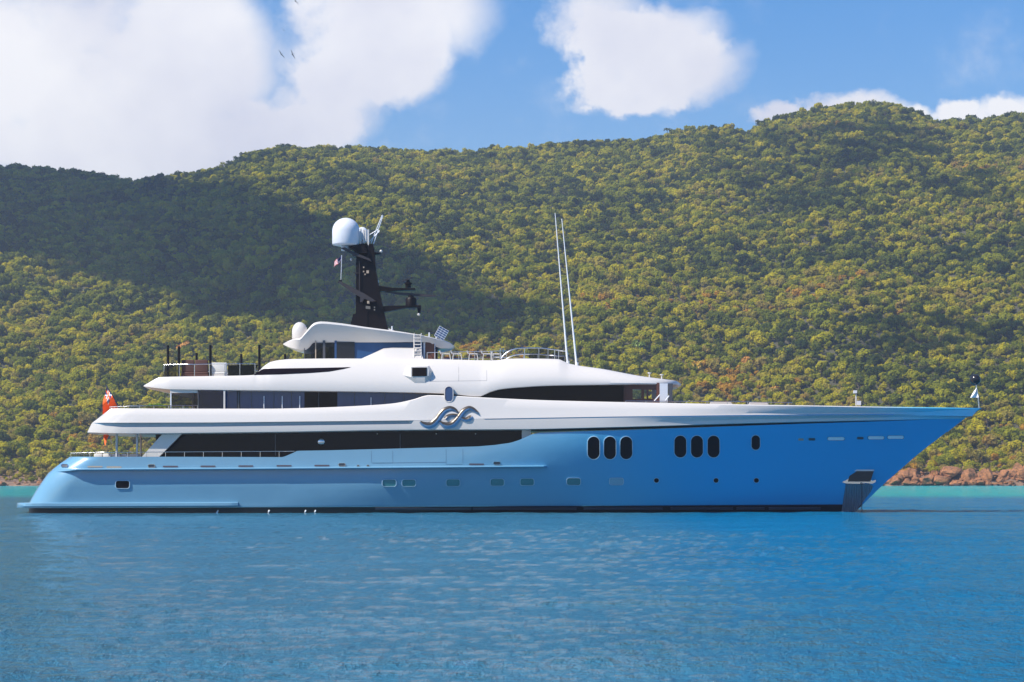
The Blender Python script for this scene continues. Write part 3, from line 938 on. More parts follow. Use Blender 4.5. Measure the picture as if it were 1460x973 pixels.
# ---- generic layered deck body
class Body:
    def __init__(s, rows, n=220):
        """rows bottom to top: (ykeys_fn, hb_fn, x0, x1)"""
        s.rows = rows; s.n = n
    def pts(s, r, far=False):
        yf, hf, x0, x1 = r
        out = []
        for j in range(s.n+1):
            px = x0+(x1-x0)*j/s.n
            p = P(px, yf(px), -max(hf(px), .03))
            out.append((p.x, -p.y if far else p.y, p.z))
        return out
    def build(s, name, mats, parent, mi=0, smooth=30, midmat=0):
        near = [s.pts(r) for r in s.rows]; far = [s.pts(r, True) for r in reversed(s.rows)]
        mb = MB()
        m = ([mi]*(len(near)-1) if isinstance(mi, int) else mi)
        mb.grid(near+far, m+[midmat]+list(reversed(m))+[0], close=True)
        k = len(near+far); w = s.n+1
        mb.f.append(tuple(i*w for i in range(k))); mb.m.append(0)
        mb.f.append(tuple(i*w+s.n for i in range(k-1,-1,-1))); mb.m.append(0)
        return mb.build(name, mats, parent, smooth=smooth)
    def surf(s, outer):
        rows = [s.rows[i] for i in outer]
        def f_(px, py, off=0.0):
            ys = [r[0](min(max(px, r[2]), r[3])) for r in rows]
            hs = [r[1](min(max(px, r[2]), r[3])) for r in rows]
            o = sorted(zip(ys, hs))
            hb = float(np.interp(py, [a for a, _ in o], [b_ for _, b_ in o]))
            return P(px, py, -(hb+off))
        return f_

# ---- white upper bulwark band with its long grooves
B_bot = pchip([(124,616.7),(180,618),(380,616),(588,612.8),(740,612),(877,609),(1080,603),(1184,600.5),(1283,598.5),(1376,596.5)])
B_top = pchip([(158,583),(170,582.5),(250,583),(380,583),(450,581.5),(520,578.5),(560,575.5),(590,569.5),(604,565),(612,563.6),(640,564.3),(690,567),(780,571),
               (860,573),(960,575),(1080,577.3),(1150,578.3),(1250,580),(1400,582)])
g_top = lin([(124,603.6),(140,603),(300,602.6),(588,599.6),(640,598.3),(691,597.2),(870,594.3),(1080,591.7),(1275,590.3),(1400,590)])
g_th = lin([(124,.25),(133,.4),(150,4.4),(175,6.5),(300,6.2),(560,5.3),(587,5.2),(589.5,.25),(690,.25),(692,1.7),(1274,1.5),(1277,.25),(1400,.25)])
g_dp = lin([(124,0),(134,.01),(165,.30),(584,.30),(589.5,0),(690,0),(693,.05),(1270,.05),(1277,0),(1400,0)])
_bx = lin([(124,.74),(128,.80),(135,.87),(145,.93),(165,.985),(185,1),(1400,1)])
def B_hb(off, lean, yf):
    def f_(px):
        py = yf(px)
        y = -5.9
        for _ in range(5):
            p = P(px, py, y); y = -hull_hb(p.x, p.z)
        hb = -y
        k_ = min(1, hb/3.0)
        return max((hb+off*k_-lean*k_)*_bx(px), .03)
    return f_
yb = lambda f_, d_: (lambda px: f_(px)+d_)
bmid = lambda px: (B_top(px)+g_top(px))/2
OF = .16
rowsB = [
    (yb(B_bot, 2.0), B_hb(-1.0, 0, yb(B_bot, 1.4)), 130, 1366),
    (yb(B_bot, .8), B_hb(OF-.10, 0, yb(B_bot, .8)), 125.5, 1374),
    (B_bot, B_hb(OF, 0, B_bot), 124.5, 1376),
    (lambda px: (B_bot(px)+g_top(px)+g_th(px))/2, B_hb(OF+.02, 0, B_bot), 127.5, 1382),
    (lambda px: g_top(px)+g_th(px), B_hb(OF+.02, 0, g_top), 131, 1387),
    (lambda px: g_top(px)+g_th(px)-.15, lambda px, f_=B_hb(OF+.02, 0, g_top): max(f_(px)-g_dp(px), .03), 131, 1387.3),
    (lambda px: g_top(px)+.15, lambda px, f_=B_hb(OF+.02, 0, g_top): max(f_(px)-g_dp(px), .03), 131.2, 1387.6),
    (g_top, B_hb(OF+.03, 0, g_top), 131.5, 1388),
    (yb(g_top, -2), B_hb(OF, 0, g_top), 134, 1390),
    (bmid, B_hb(OF, .10, bmid), 146, 1394),
    (yb(B_top, 1.2), B_hb(OF, .26, B_top), 156, 1398.5),
    (B_top, B_hb(OF, .32, B_top), 159, 1399.5),
    (B_top, B_hb(OF, .55, B_top), 163, 1396),
    (yb(B_top, 12), B_hb(OF, .6, B_top), 166, 1386),
]
BB = Body(rowsB, 320)
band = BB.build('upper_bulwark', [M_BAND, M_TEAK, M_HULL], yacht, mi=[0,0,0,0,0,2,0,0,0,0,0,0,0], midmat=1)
SB = BB.surf([2,3,4,7,8,9,10,11])

# ---- main deck house: dark recessed glazing
C = Body([(lin([(218,668),(760,668)]), lambda x: 4.75, 222, 752), (lin([(218,612),(760,612)]), lambda x: 4.7, 222, 752)], 40)
mdh = C.build('main_deck_house', [M_GLASS], yacht)
for px in (392, 570):
    mb = MB(); mb.prism([(px,619),(px+1.0,619),(px+1.0,650),(px,650)], -4.78, -4.70)
    mb.build('window_divider', [M_DARKM], mdh)
mb = MB(); mb.lathe((0,0,0), [(0.0,-.03),(.22,-.03),(.24,0),(.14,.05),(0,.05)], 20)
o = mb.build('life_ring_light', [M_STEEL], mdh); o.rotation_euler = (PI/2, 0, 0); p = P(458, 630.5, -4.85); o.location = p
mb = MB()
for px in (284, 622, 678, 538):
    mb.sphere(P(px, 618.8, -4.95), .05, 8)
mb.build('deckhead_lamp', [M_WHITE], mdh)
# diagonal white struts, end post and aft pillars, both sides
for sgn in (-1, 1):
    mb = MB()
    mb.prism([(234,616),(262,616),(225.5,653),(201,653)], sgn*5.55, sgn*5.25, ref=-5.55)
    mb.build('diagonal_strut', [M_WHITE], yacht)
    mb = MB(); mb.prism([(744,611),(757,611),(757,624),(744,630)], sgn*5.35, sgn*5.1, ref=-5.35); mb.build('end_post', [M_WHITE], yacht)
    for px in (166.5, 195.5):
        a = P(px, 616, -4.9); 
        mb = MB(); mb.tube([(a.x, sgn*4.9, a.z), (a.x, sgn*4.9, P(px, 660, -4.9).z)], .085, 12)
        mb.build('aft_pillar', [mat('pillar_paint', (.55,.55,.55), .35) if 'pillar_paint' not in bpy.data.materials else bpy.data.materials['pillar_paint']], yacht)

# ---- rails
def rail(name, topk, basek, xa, xb, step, surf_y, r=.028, parent=None, far=True, mid=0, mats=None):
    tp = lin(topk); bs = lin(basek); mb = MB()
    for sgn in ((-1, 1) if far else (-1,)):
        def q(px, py):
            y = surf_y(px) if callable(surf_y) else surf_y
            p = P(px, py, y); return Vector((p.x, p.y if sgn < 0 else -p.y, p.z))
        n = max(int((xb-xa)/6), 2)
        mb.tube([q(xa+(xb-xa)*j/n, tp(xa+(xb-xa)*j/n)) for j in range(n+1)], r, 6)
        for m_ in range(mid):
            k_ = (m_+1)/(mid+1)
            mb.tube([q(xa+(xb-xa)*j/n, tp(xa+(xb-xa)*j/n)*(1-k_)+bs(xa+(xb-xa)*j/n)*k_) for j in range(n+1)], r*.6, 5)
        px = xa
        while px <= xb+.1:
            mb.tube([q(px, tp(px)), q(px, bs(px)+1.5)], r*.85, 6); px += step
    return mb.build(name, mats or [M_STEEL], parent or yacht, smooth=60)
rail('main_deck_rail', [(101,646.5),(132,645.4),(420,643.6)], [(101,652),(420,652)], 101, 420, 27, lambda px: -(5.72 if px > 150 else 5.72-(150-px)*.02))
rail('aft_deck_rail', [(157,580.5),(190,579.2),(282,578.4)], [(157,584),(282,583.5)], 157, 282, 20.8, lambda px: -(5.25 if px > 190 else 5.25-(190-px)*.012))
rail('foredeck_rail', [(892,572.2),(1018,572.6),(1060,573.2),(1130,574.6)], [(892,575),(1130,577.6)], 892, 1130, 29, lambda px: -(5.1-(px-892)*.0045))
# stern gate with its little grid
mb = MB()
for i in range(9):
    px = 104+i*3.4; mb.tube([P(px, 645.5, -4.6), P(px, 652.5, -4.6)], .03, 5)
mb.tube([P(103,648.5,-4.6), P(133,648.5,-4.6)], .03, 5)
mb.build('stern_gate', [M_DARKM], yacht)

# ---- upper deck house (blue glass aft, brown-black glass forward)
E = Body([(lin([(300,592),(900,592)]), lambda x: 4.75 if x < 680 else 4.6, 282, 889), (lin([(300,553),(680,556),(720,545),(900,545)]), lambda x: 4.75 if x < 680 else 4.6, 282, 889)], 60)
udh = E.build('upper_deck_house', [M_GLASS], yacht)
def flat(name, outline, y0, y1, m, parent, both=True, ref=None):
    if both:
        mb = MB(); mb.prism(outline, -y0, -y1, ref=y0 if ref is None else ref); mb.build(name, m, parent, smooth=40)
    mb = MB(); mb.prism(outline, y0, y1, ref=ref)
    return mb.build(name, m, parent, smooth=40)
for i, (a, b_) in enumerate(((342,374),(378,401),(405,425),(429,434))):
    pass
flat('blue_window', [(284,557),(284,584),(338,584),(338,557)], -4.82, -4.76, [M_BGLASS], udh)
flat('blue_window', [(342,557),(342,584),(434,583),(434,557)], -4.82, -4.76, [M_BGLASS], udh)
flat('blue_window', [(481,557),(481,582),(600,575),(612,562)], -4.82, -4.76, [M_BGLASS], udh)
flat('aft_glass_screen', [(284,558),(284,583.5),(318,583.5),(318,558)], -5.35, -5.32, [clear_glass('blue_screen_glass', (.35,.42,.62), .10)], yacht)
flat('aft_glass_screen', [(245,560),(245,580),(281,580),(281,560)], -5.2, -5.17, [M_CLEAR], yacht)
for px, w, y, m in ((319.8,2.4,-5.38,M_WHITE),(243.5,1.8,-5.2,M_GREYW),(277,1.2,-4.9,M_TAN),(282.6,1.4,-5.3,M_DARKM),(340,2.2,-5.0,M_DARKM)):
    flat('screen_post', [(px-w/2,556),(px+w/2,556),(px+w/2,584),(px-w/2,584)], y, y+.12, [m], yacht)
flat('beam', [(243,556),(282,556),(282,560.5),(243,560.5)], -5.22, -5.0, [M_WHITE], yacht)
for px in (376.5, 402.5, 427.5, 529):
    mb = MB(); mb.tube([P(px, 565 if px < 500 else 567, -5.0), P(px, 582 if px < 500 else 578, -5.0), P(px, 582.5 if px<500 else 578.5, -5.25)], .04, 8); mb.build('handle_post', [M_GREYW], udh)
for px in (358, 390, 415, 454, 505, 548, 575):
    flat('mullion', [(px,557),(px+.8,557),(px+.8,583),(px,583)], -4.85, -4.80, [M_DARKM], udh)
# wheelhouse: open-sided pillars
for pts_, m in (([(889,546),(902,546),(902,575),(889,575)], M_WOOD), ([(914.5,546),(918.5,546),(918.5,575),(914.5,575)], M_WOOD),
                ([(922,556),(924.5,556),(924.5,575),(922,575)], M_WOOD),
                ([(936,547),(940.5,547),(940.5,575),(936,575)], M_WOOD), ([(940.5,547),(952,547),(952,574),(940.5,574)], M_GREYW),
                ([(953,547),(959.5,547),(958.5,574),(953,574)], M_DARKM)):
    flat('wheelhouse_pillar', pts_, -4.3, -4.12, [m], yacht, both=(pts_[0][0] in (889, 940.5)))
flat('wheelhouse_coaming', [(889,546),(940,546),(940,556.5),(889,555)], -4.28, -4.16, [M_WOOD], yacht, both=False)
flat('wheelhouse_coaming', [(889,569.5),(940,568.5),(940,576),(889,576)], -4.28, -4.16, [M_WOOD], yacht, both=False)
mb = MB()
for a_, b_ in (((933,572),(941,563)),((949,571.5),(954,564.5))):
    mb.tube([P(*a_, -4.6), P(*b_, -4.6)], .05, 6)
mb.build('wing_lever', [M_GREYW], yacht)

# ---- white superstructure above, from the aft overhang to the wheelhouse brow
D_bot = pchip([(204.5,551),(228,554),(245,555.3),(300,556),(600,560),(640,561.6),(683,565.5),(690,563),(700,558.5),(715,554.8),(745,552),(780,550),(860,548.6),(920,548),(958,548.3),(971.5,549.5)])
D_top = pchip([(205.5,549.5),(230,538),(300,536.5),(361,535),(373.5,525),(378,521),(387,516),(400,513.5),(416,512.2),(480,511.5),(600,512),(700,514),(712,513.5),(722,512),(745,511.4),(796,512.4),(803,515),(811,518.5),(860,526.5),(917,537),(955,542),(964,543.4),(970,546.8)])
D_hb0 = pchip([(204,4.0),(210,4.6),(222,5.0),(245,5.3),(320,5.42),(600,5.5),(800,5.35),(860,5.2),(900,4.95),(930,4.45),(950,3.8),(962,3.0),(969,2.0),(972,1.0)])
lean = lin([(204,.05),(230,.22),(300,.30),(362,.30),(380,.85),(450,1.0),(700,1.15),(800,1.1),(900,.8),(950,.35),(972,.1)])
dm = lambda k_: (lambda px: D_bot(px)+(D_top(px)-D_bot(px))*k_)
dh = lambda k_, ex=0: (lambda px: max(D_hb0(px)-lean(px)*k_-ex, .05))
D = Body([
    (lambda px: D_bot(px)+float(np.interp(px, [204,245,330,690,900,972], [2,5.5,2.5,.8,1.2,5])), lambda px: max(D_hb0(px)-1.15, .05), 212, 966),
    (lambda px: D_bot(px)+.9, dh(0, .10), 205.5, 971),
    (D_bot, dh(0), 204.6, 971.6),
    (dm(.12), dh(-.02), 204.7, 971.6), (dm(.35), dh(.10), 205, 971.4), (dm(.6), dh(.34), 205.2, 971.2), (dm(.82), dh(.66), 205.4, 970.8),
    (dm(.94), dh(.90), 205.6, 970.4), (dm(1), dh(1.08), 206, 970), (dm(1), dh(1.5), 209, 966),
], 320)
sup = D.build('superstructure', [M_WHITE, M_TEAK], yacht, smooth=32)
SD = D.surf([2,3,4,5,6,7,8])
# forward wedge of dark glass under the brow is the house itself; a soft reveal lip round it
mb = MB()
lt = lambda px: D_bot(px)
# aft wedge window in the roof cowl
wt_ = lin([(362,534.6),(374,526.3),(386,525.8),(440,525),(486,524),(500,523.6)]); wb_ = lin([(362,535),(400,534),(440,532.2),(470,530),(490,526.4),(500,523.8)])
mb.strip(wt_, wb_, 362, 500, 40, 3, SD, .02)
mb.build('cowl_window', [M_GLASS], sup, recalc=False)
# lookout box on the side
bo = [(578,524),(587,521.5),(598,521),(612,521.5),(617.5,530),(613,540),(606,547.5),(592,547.5),(574,535)]
fo = [(586,523.5),(590,523.3),(600,523),(609.5,523),(612,528),(611,536),(606,537.8),(594,538),(586,537.8)]
mb = MB(); n0_ = len(mb.v)
for q_ in bo: mb.v.append(tuple(SD(*q_, -.02)))
yo = SD(598, 537, .28).y
for q_ in fo: mb.v.append(tuple(P(*q_, yo)))
for i in range(9):
    j = (i+1) % 9; mb.f.append((i, j, 9+j, 9+i)); mb.m.append(0)
mb.f.append(tuple(range(9, 18))); mb.m.append(0)
lb = mb.build('lookout_box', [M_WHITE], sup, smooth=20)
flat('window', [(587.5,524.5),(608.5,524.3),(608.5,536.6),(587.5,536.8)], yo-.03, yo+.02, [M_GLASS], lb, both=False)
# upright pill window across the seam
flat('pill_window', stadium(640, 562.3, 11, 21.5), -5.84, -5.3, [M_BGLASS], sup)
mb = MB(); mb.ring(stadium(640, 562.3, 11, 21.5), lambda a, b_, o_: P(a, b_, -5.6-o_), [(1.4,0),(1.0,.28),(0,.28),(0,.05)]); mb.build('window_frame', [M_WHITE], sup)
# thin panel seams
mb = MB()
def seam(a_, b_, w=.32, m_=mb, S=SD, off=.006):
    (x0, y0), (x1, y1) = a_, b_; n = max(2, int(math.hypot(x1-x0, y1-y0)/4))
    dx, dy = x1-x0, y1-y0; L_ = math.hypot(dx, dy); nx, ny = -dy/L_*w/2, dx/L_*w/2
    m_.grid([[S(x0+dx*i/n+nx, y0+dy*i/n+ny, off) for i in range(n+1)], [S(x0+dx*i/n-nx, y0+dy*i/n-ny, off) for i in range(n+1)]])
for a_, b_ in (((614,544),(694,543)),((654,520),(654,544)),((694,528),(694,543)),((614,541),(614,544))):
    seam(a_, b_)
mb.build('locker_seam', [M_LINE], sup, smooth=0, recalc=False)

# hull: shell doors
mb = MB()
for a_, b_, w in (((529.5,643),(529.5,660),.3),((529.5,660.2),(560,660.6),.3),((560,643),(560,660.5),.35),((531,660.6),(636,659.4),.6),((636,640.5),(636,662),.35),
               ((636,662.3),(659.5,662.3),.4),((660,640),(660,661),.35)):
    seam(a_, b_, w, mb, HS, .008)
mb.build('shell_door_seam', [M_SEAMB], hull, smooth=0, recalc=False)
# portholes and windows in the hull
def hull_window(name, outline, m, fr=.9, both=True, rim=M_RIM, proud=.07):
    mb = MB()
    mb.disc(outline, HS, .012, 0, 3)
    mb.ring(outline, HS, [(fr*1.3,-.01),(fr*.9,proud),(fr*.25,proud),(-.05,.012)], 1)
    return mb.build(name, [m, rim], hull, smooth=50)
hull_window('stern_port', rrect(174.8, 691.2, 19, 10.5, 3), M_GLASS)
for cx_, cy_ in ((555,689),(583,689),(646,688.6),(709,688),(751.5,687.5),(818,687),(879,686.7)):
    hull_window('rectangular_porthole', rrect(cx_, cy_, 19, 9.5, 3), M_SHUT if cx_ < 860 else mat('porthole_blind', (.25,.42,.52), .4))
for cx_ in (846.5, 869.7, 892.9): hull_window('oval_window', stadium(cx_, 639, 17, 32), M_GLASS)
for cx_ in (970, 993.7, 1017.4): hull_window('oval_window', stadium(cx_, 637, 17, 31), M_GLASS)
hull_window('oval_window', stadium(1077.5, 631.3, 12, 20.5), M_GLASS)
for cx_ in (936, 1021, 1078.5): hull_window('round_porthole', stadium(cx_, 685.3, 7, 6.4, 16), M_GLASS, fr=.5, proud=.04)
def slot(cx_, cy_, w, h, m, rim=None, name='freeing_port', proud=.02):
    mb = MB(); mb.disc(rrect(cx_, cy_, w, h, min(w, h)*.45, 4), HS, proud, 0, 2)
    if rim: mb.ring(rrect(cx_, cy_, w, h, min(w, h)*.45, 4), HS, [(.9,0),(.6,.07),(0,.07),(-.4,.02)], 1)
    return mb.build(name, [m, rim or m], hull, smooth=50, recalc=False)
for cx_, cy_, m in ((135.5,666.3,M_TAN),(162.5,666.8,M_TAN),(243,666,M_SLOT),(296.5,665.7,M_SLOT),(350.5,665.4,M_SLOT),(405,665,M_SLOT),(459,664.6,M_SLOT),(679.5,662.8,M_SLOT)):
    slot(cx_, cy_-.6, 21.5, 2.0, m)
for cx_, cy_ in ((92,664.2),(216,664.6),(487.5,662.8),(708.5,660.8)):
    slot(cx_, cy_, 9, 4, M_DARKM, M_STEEL, 'fairlead')
for cx_ in (510.5, 524.5): slot(cx_, 664.6, 2.6, 2.4, M_BOOT, M_STEEL, 'drain_outlet')
for cx_, w, m, rm in ((1142,8,M_TAN,None),(1157.5,9,M_DARKM,M_STEEL),(1192,24,M_SKYPORT,M_STEEL),(1226.5,9,M_DARKM,M_STEEL),(1249,23,M_SKYPORT,M_STEEL),(1277,23,M_SKYPORT,M_STEEL)):
    slot(cx_, 627-(cx_-1142)*.024, w, 4.6 if w > 10 else 3.2, m, rm, 'bow_freeing_port')
# lighter rubbing strips in the boot topping
for a_, b_ in ((535,672),(674,822),(832,945),(956,1045),(1050,1090),(1096,1170)):
    mb = MB()
    T = []
    for dy, of in ((-2.0,.0),(-1.4,.09),(1.0,.09),(1.6,.0)):
        T.append([tuple(HS(a_+(b_-a_)*j/24, 726+dy-(a_-535)*.001, of)) for j in range(25)])
    mb.grid(T); mb.build('waterline_fender', [mat('waterline_rubber', (.05,.055,.075), .3) if 'waterline_rubber' not in bpy.data.materials else bpy.data.materials['waterline_rubber']], hull)
for cx_ in (311, 384, 436, 450):
    mb = MB(); mb.tube([HS(cx_, 728, 0), HS(cx_-1, 730, .12), HS(cx_-2, 733, .2)], [.05,.06,.08], 7); mb.build('water_jet', [M_FOAM], yacht)

# ---- anchor in its pocket, stainless plate and chain
flat('anchor_pocket', [(1213,671.5),(1246,671.5),(1241,687),(1209,687)], HS(1228,672).y-.10, HS(1228,672).y+1.2, [M_BOOT], hull, both=False)
flat('pocket_lip', [(1212.6,669.8),(1246.4,669.8),(1246,672),(1213,672)], HS(1228,672).y-.16, HS(1228,672).y+1.2, [M_WHITE], hull, both=False)
mb = MB(); n = 14
T = []
pl_l = lin([(690,1206),(731,1199.5)]); pl_r = lin([(690,1240),(694,1245),(702,1241),(731,1219)])
for i in range(12):
    py = 690+41*i/11
    a_, b_ = pl_l(py), min(pl_r(py), stem_px(py)-.5)
    T.append([tuple(HS(a_+(b_-a_)*j/n, py, .03+.012*math.sin(j*PI))) for j in range(n+1)])
mb.grid(T)
M_PLATE = mat('brushed_anchor_plate', (.28,.33,.36), .35, metal=.8, var=.1)
tt = M_PLATE.node_tree
wv = nd(tt, 'ShaderNodeTexWave', wave_type='BANDS', bands_direction='X'); wv.inputs['Scale'].default_value = 1.6
gg = nd(tt, 'ShaderNodeNewGeometry'); tt.links.new(gg.outputs['Position'], wv.inputs['Vector'])
bb = nd(tt, 'ShaderNodeBump'); bb.inputs['Distance'].default_value = .05; tt.links.new(wv.outputs['Fac'], bb.inputs['Height'])
tt.links.new(bb.outputs[0], tt.nodes['Principled BSDF'].inputs['Normal'])
mb.build('anchor_plate', [M_PLATE], hull, recalc=False)
ya = HS(1224, 685).y-.28
mb = MB()
mb.prism([(1200,684.5),(1205,686),(1209,683),(1221,682.5),(1226,681),(1231,683),(1241,684),(1244,686),(1249,684.3),(1248,688),(1243,690),(1235,689),(1226,690),(1214,690),(1206,689.5),(1201,688)], ya, ya+.35)
mb.tube([P(1226,676,ya+.1), P(1226,690,ya+.1)], .12, 8)
mb.build('anchor', [M_STEEL], yacht, smooth=30)
mb = MB(); i = 0; py = 690
while py < 737:
    c = P(1228.6, py, ya-.1); r_ = .10
    pts = []
    for q_ in range(9):
        a_ = 2*PI*q_/8; pts.append(c+(Vector((math.cos(a_)*.055,0,math.sin(a_)*r_)) if i % 2 == 0 else Vector((0,math.cos(a_)*.055,math.sin(a_)*r_))))
    mb.tube(pts, .022, 5); py += 3.1; i += 1
mb.build('anchor_chain', [M_DARKM], yacht)

# ---- emblem: three interlaced wave ribbons
def ribbon(mb, pts, wid, off0):
    """pts in emblem sheet units, wid widths"""
    n = 44; k_ = len(pts)
    tx = [i/(k_-1) for i in range(k_)]
    fx = pchip([(a, p[0]) for a, p in zip(tx, pts)]); 
    def cr_(v, t_):
        # Catmull-Rom
        f_ = t_*(k_-1); i = min(int(f_), k_-2); u = f_-i
        p0 = v[max(i-1,0)]; p1 = v[i]; p2 = v[i+1]; p3 = v[min(i+2,k_-1)]
        return .5*((2*p1)+(-p0+p2)*u+(2*p0-5*p1+4*p2-p3)*u*u+(-p0+3*p1-3*p2+p3)*u**3)
    X_ = [p[0] for p in pts]; Y_ = [p[1] for p in pts]
    L_ = []; M2 = []; R2 = []; E1 = []; E2 = []
    for i in range(n+1):
        t_ = i/n; x, y = cr_(X_, t_), cr_(Y_, t_)
        x2, y2 = cr_(X_, min(t_+.01, 1)), cr_(Y_, min(t_+.01, 1)); x1, y1 = cr_(X_, max(t_-.01, 0)), cr_(Y_, max(t_-.01, 0))
        dx, dy = x2-x1, y2-y1; L0 = math.hypot(dx, dy) or 1
        nx, ny = -dy/L0, dx/L0
        w = np.interp(t_, [j/(len(wid)-1) for j in range(len(wid))], wid)/2
        def q(s_, off):
            return SB(580+(x+nx*s_*w)/12.17, 560+(y+ny*s_*w)/12.17, off)
        E1.append(q(-1.06, .0)); L_.append(q(-1, off0+.02)); M2.append(q(0.0, off0+.12)); R2.append(q(1, off0+.02)); E2.append(q(1.06, .0))
    mb.grid([E1, L_, M2, R2, E2], [1, 1, 0, 0])
mb = MB()
ribbon(mb, [(232,505),(290,548),(375,570),(455,545),(530,470),(590,385),(660,310),(750,278),(830,300),(885,345)], [38,84,110,112,108,102,96,88,70,34], .0)
ribbon(mb, [(568,505),(630,550),(710,572),(795,550),(860,490),(920,410),(985,325),(1075,275),(1150,292),(1232,350)], [38,84,114,116,108,102,96,84,70,38], .05)
ribbon(mb, [(672,458),(705,420),(770,395),(840,395),(905,420),(965,455),(1030,468),(1100,440),(1125,405)], [74,68,58,54,54,62,76,96,56], .02)
mb.build('emblem', [M_CHROME, M_CHROME_DK], band, smooth=60)

# ---- sundeck house, hardtop
F1 = Body([(lin([(470,516),(620,516)]), lambda x: 2.6, 478, 606), (lin([(470,486),(620,486)]), lambda x: 2.55, 478, 606)], 30)
sdh = F1.build('sundeck_house', [M_BGLASS], yacht)
flat('dark_panel', [(480,488),(505.5,488),(505.5,513),(480,513)], -2.68, -2.58, [M_BOOT], sdh)
flat('wood_door', [(607,486),(620,486),(620,515),(607,515)], -2.68, -2.55, [M_WOOD], sdh)
flat('glass_pane', [(435,489),(479,489),(479,513),(433,513)], -2.60, -2.58, [M_CLEAR], sdh)
for px, w, m in ((434,1,M_DARKM),(450,1.4,M_TAN),(462,3.5,M_DARKM),(478.5,3,M_BGLASS),(605,2.4,M_GREYW),(620,.9,M_GREYW)):
    flat('post', [(px-w/2,486),(px+w/2,486),(px+w/2,515),(px-w/2,515)], -2.70, -2.58, [m], sdh)
R1 = Body([(lin([(500,514),(620,514)]), lambda x: 3.7, 512, 604), (lin([(500,514),(512,513),(547,498.5),(560,497),(600,497.5)]), lambda x: 3.35, 514, 600), 
           (lin([(500,514),(512,513),(547,497),(560,496),(600,496.5)]), lambda x: 3.0, 515, 599)], 40)
R1.build('side_fairing', [M_WHITE], yacht)
G_bot = pchip([(403.5,491.5),(415,496),(434,499.3),(440,498),(450,490.5),(462,488.6),(560,488.3),(594,487.8),(612,488.6),(620,493.5),(630,497),(640,497),(647.5,494)])
G_top = pchip([(404,490.3),(412,486),(420,483.3),(428,482.4),(433,477),(440,468.3),(445,463),(450,460),(458,458.7),(480,460.5),(520,466.3),(580,474.5),(620,482.3),(640,488),(647,493)])
G_hb = pchip([(403,1.2),(410,2.3),(425,3.0),(460,3.3),(560,3.4),(610,3.1),(630,2.4),(642,1.5),(648,.7)])
G_fl = lin([(403,0),(425,.3),(445,.75),(520,.75),(590,.2),(620,.3),(648,.1)])
gm = lambda k_: (lambda px: G_bot(px)+(G_top(px)-G_bot(px))*k_)
G = Body([(yb(G_bot, .4), lambda px: max(G_hb(px)-1.4, .05), 410, 643),
          (G_bot, lambda px: G_hb(px)-G_fl(px), 404, 647.5), (gm(.5), lambda px: G_hb(px)-G_fl(px)*.35, 404, 647.6), (gm(.9), lambda px: G_hb(px), 404, 647.6),
          (gm(1), lambda px: max(G_hb(px)-.06, .04), 404.2, 647.4), (gm(1), lambda px: max(G_hb(px)-.4, .03), 406, 645)], 160)
ht = G.build('hardtop', [M_WHITE], yacht, smooth=30)
# ladder
mb = MB()
for dx in (0, 10): mb.tube([P(590.5+dx, 513, -3.6), P(590.5+dx, 477, -3.45), P(591+dx,476,-3.2)], .05, 6)
for i in range(8): mb.tube([P(590.5, 510-i*4.6, -3.58), P(600.5, 510-i*4.6, -3.58)], .04, 6)
mb.build('ladder', [M_WHITE], yacht)
# small dome on the aft fin
def dome(name, px, py0, py1, r, y, m, parent, cyl=.45, neck=True):
    a = P(px, py1, y); z0 = a.z; hgt = P(px, py0, y).z-z0
    prof = [(r*.62,0),(r*.95,.03*hgt),(r,.08*hgt),(r*1.0,cyl*hgt)]
    for i in range(1, 10):
        an = PI/2*i/9; prof.append((r*math.cos(an), cyl*hgt+(1-cyl)*hgt*math.sin(an)))
    mb = MB(); mb.lathe((a.x, y, z0), prof, 36)
    if neck: mb.lathe((a.x, y, z0-.35), [(r*.35,0),(r*.35,.36)], 16)
    return mb.build(name, [m], parent, smooth=60)
dome('satellite_dome', 427.3, 459.5, 484.5, .56, -1.8, M_WHITE, yacht)

# ---- mast
mb = MB()
mb.prism([(500,466),(503.5,448.5),(507.3,447),(507.3,420),(508,351),(516,347),(532,348.5),(533.5,356),(536,386),(543,425),(549,452),(553.5,471)], -.55, .55, ref=-.55)
mb.prism([(498.8,468),(503.6,448),(509,447.5),(524,444),(524,470)], -.62, -.50, ref=-.55)
mast = mb.build('mast', [M_BLACK], yacht, smooth=20)
def arm(pts_, y0, y1, name='mast_arm', m=M_BLACK):
    mb = MB(); mb.prism(pts_, y0, y1, ref=-.55); return mb.build(name, [m], mast, smooth=20)
M_ARM = mat('brown_grey_arm', (.035,.028,.03), .5, var=.15)
arm([(486,354.5),(492,353.5),(507,361),(528,370),(530,373.5),(509,366),(503,366.5),(503,364)], -.9, .2, m=M_ARM)
arm([(497,352),(520,350),(524,362),(509,362)], -.8, .6)
arm([(482,403),(485,401.2),(506,412),(522,420.5),(536.5,430),(530,431),(520,426.5),(517,431.5),(514,431.5),(514,424),(504,419)], -.95, -.2, m=M_ARM)
arm([(535,406),(542,407.8),(560,410.6),(592,410.8),(592,413.2),(568,414),(555,415),(538,415)], -.45, .45)
arm([(543,437),(560,436),(600,435),(600,438.3),(578,439),(566,441.5),(550,444.5),(545,445)], -.45, .45)
arm([(594.5,438),(600,438),(599,446),(595.5,446)], -.3, .3)
arm([(533,359),(543,360.5),(543,362.6),(534,362.4)], -.3, .3)
arm([(484,399.5),(487.5,399.5),(488,404),(482,404)], -.75, -.5, 'flag_bracket')
mb = MB(); mb.prism([(547.5,416.2),(551,415.2),(586,417.6),(621,420.6),(621,423),(602,422.7),(585,421),(570,420.2)], -.25, .15, ref=-.55)
sc_ = mb.build('radar_scanner', [M_ARM], mast)
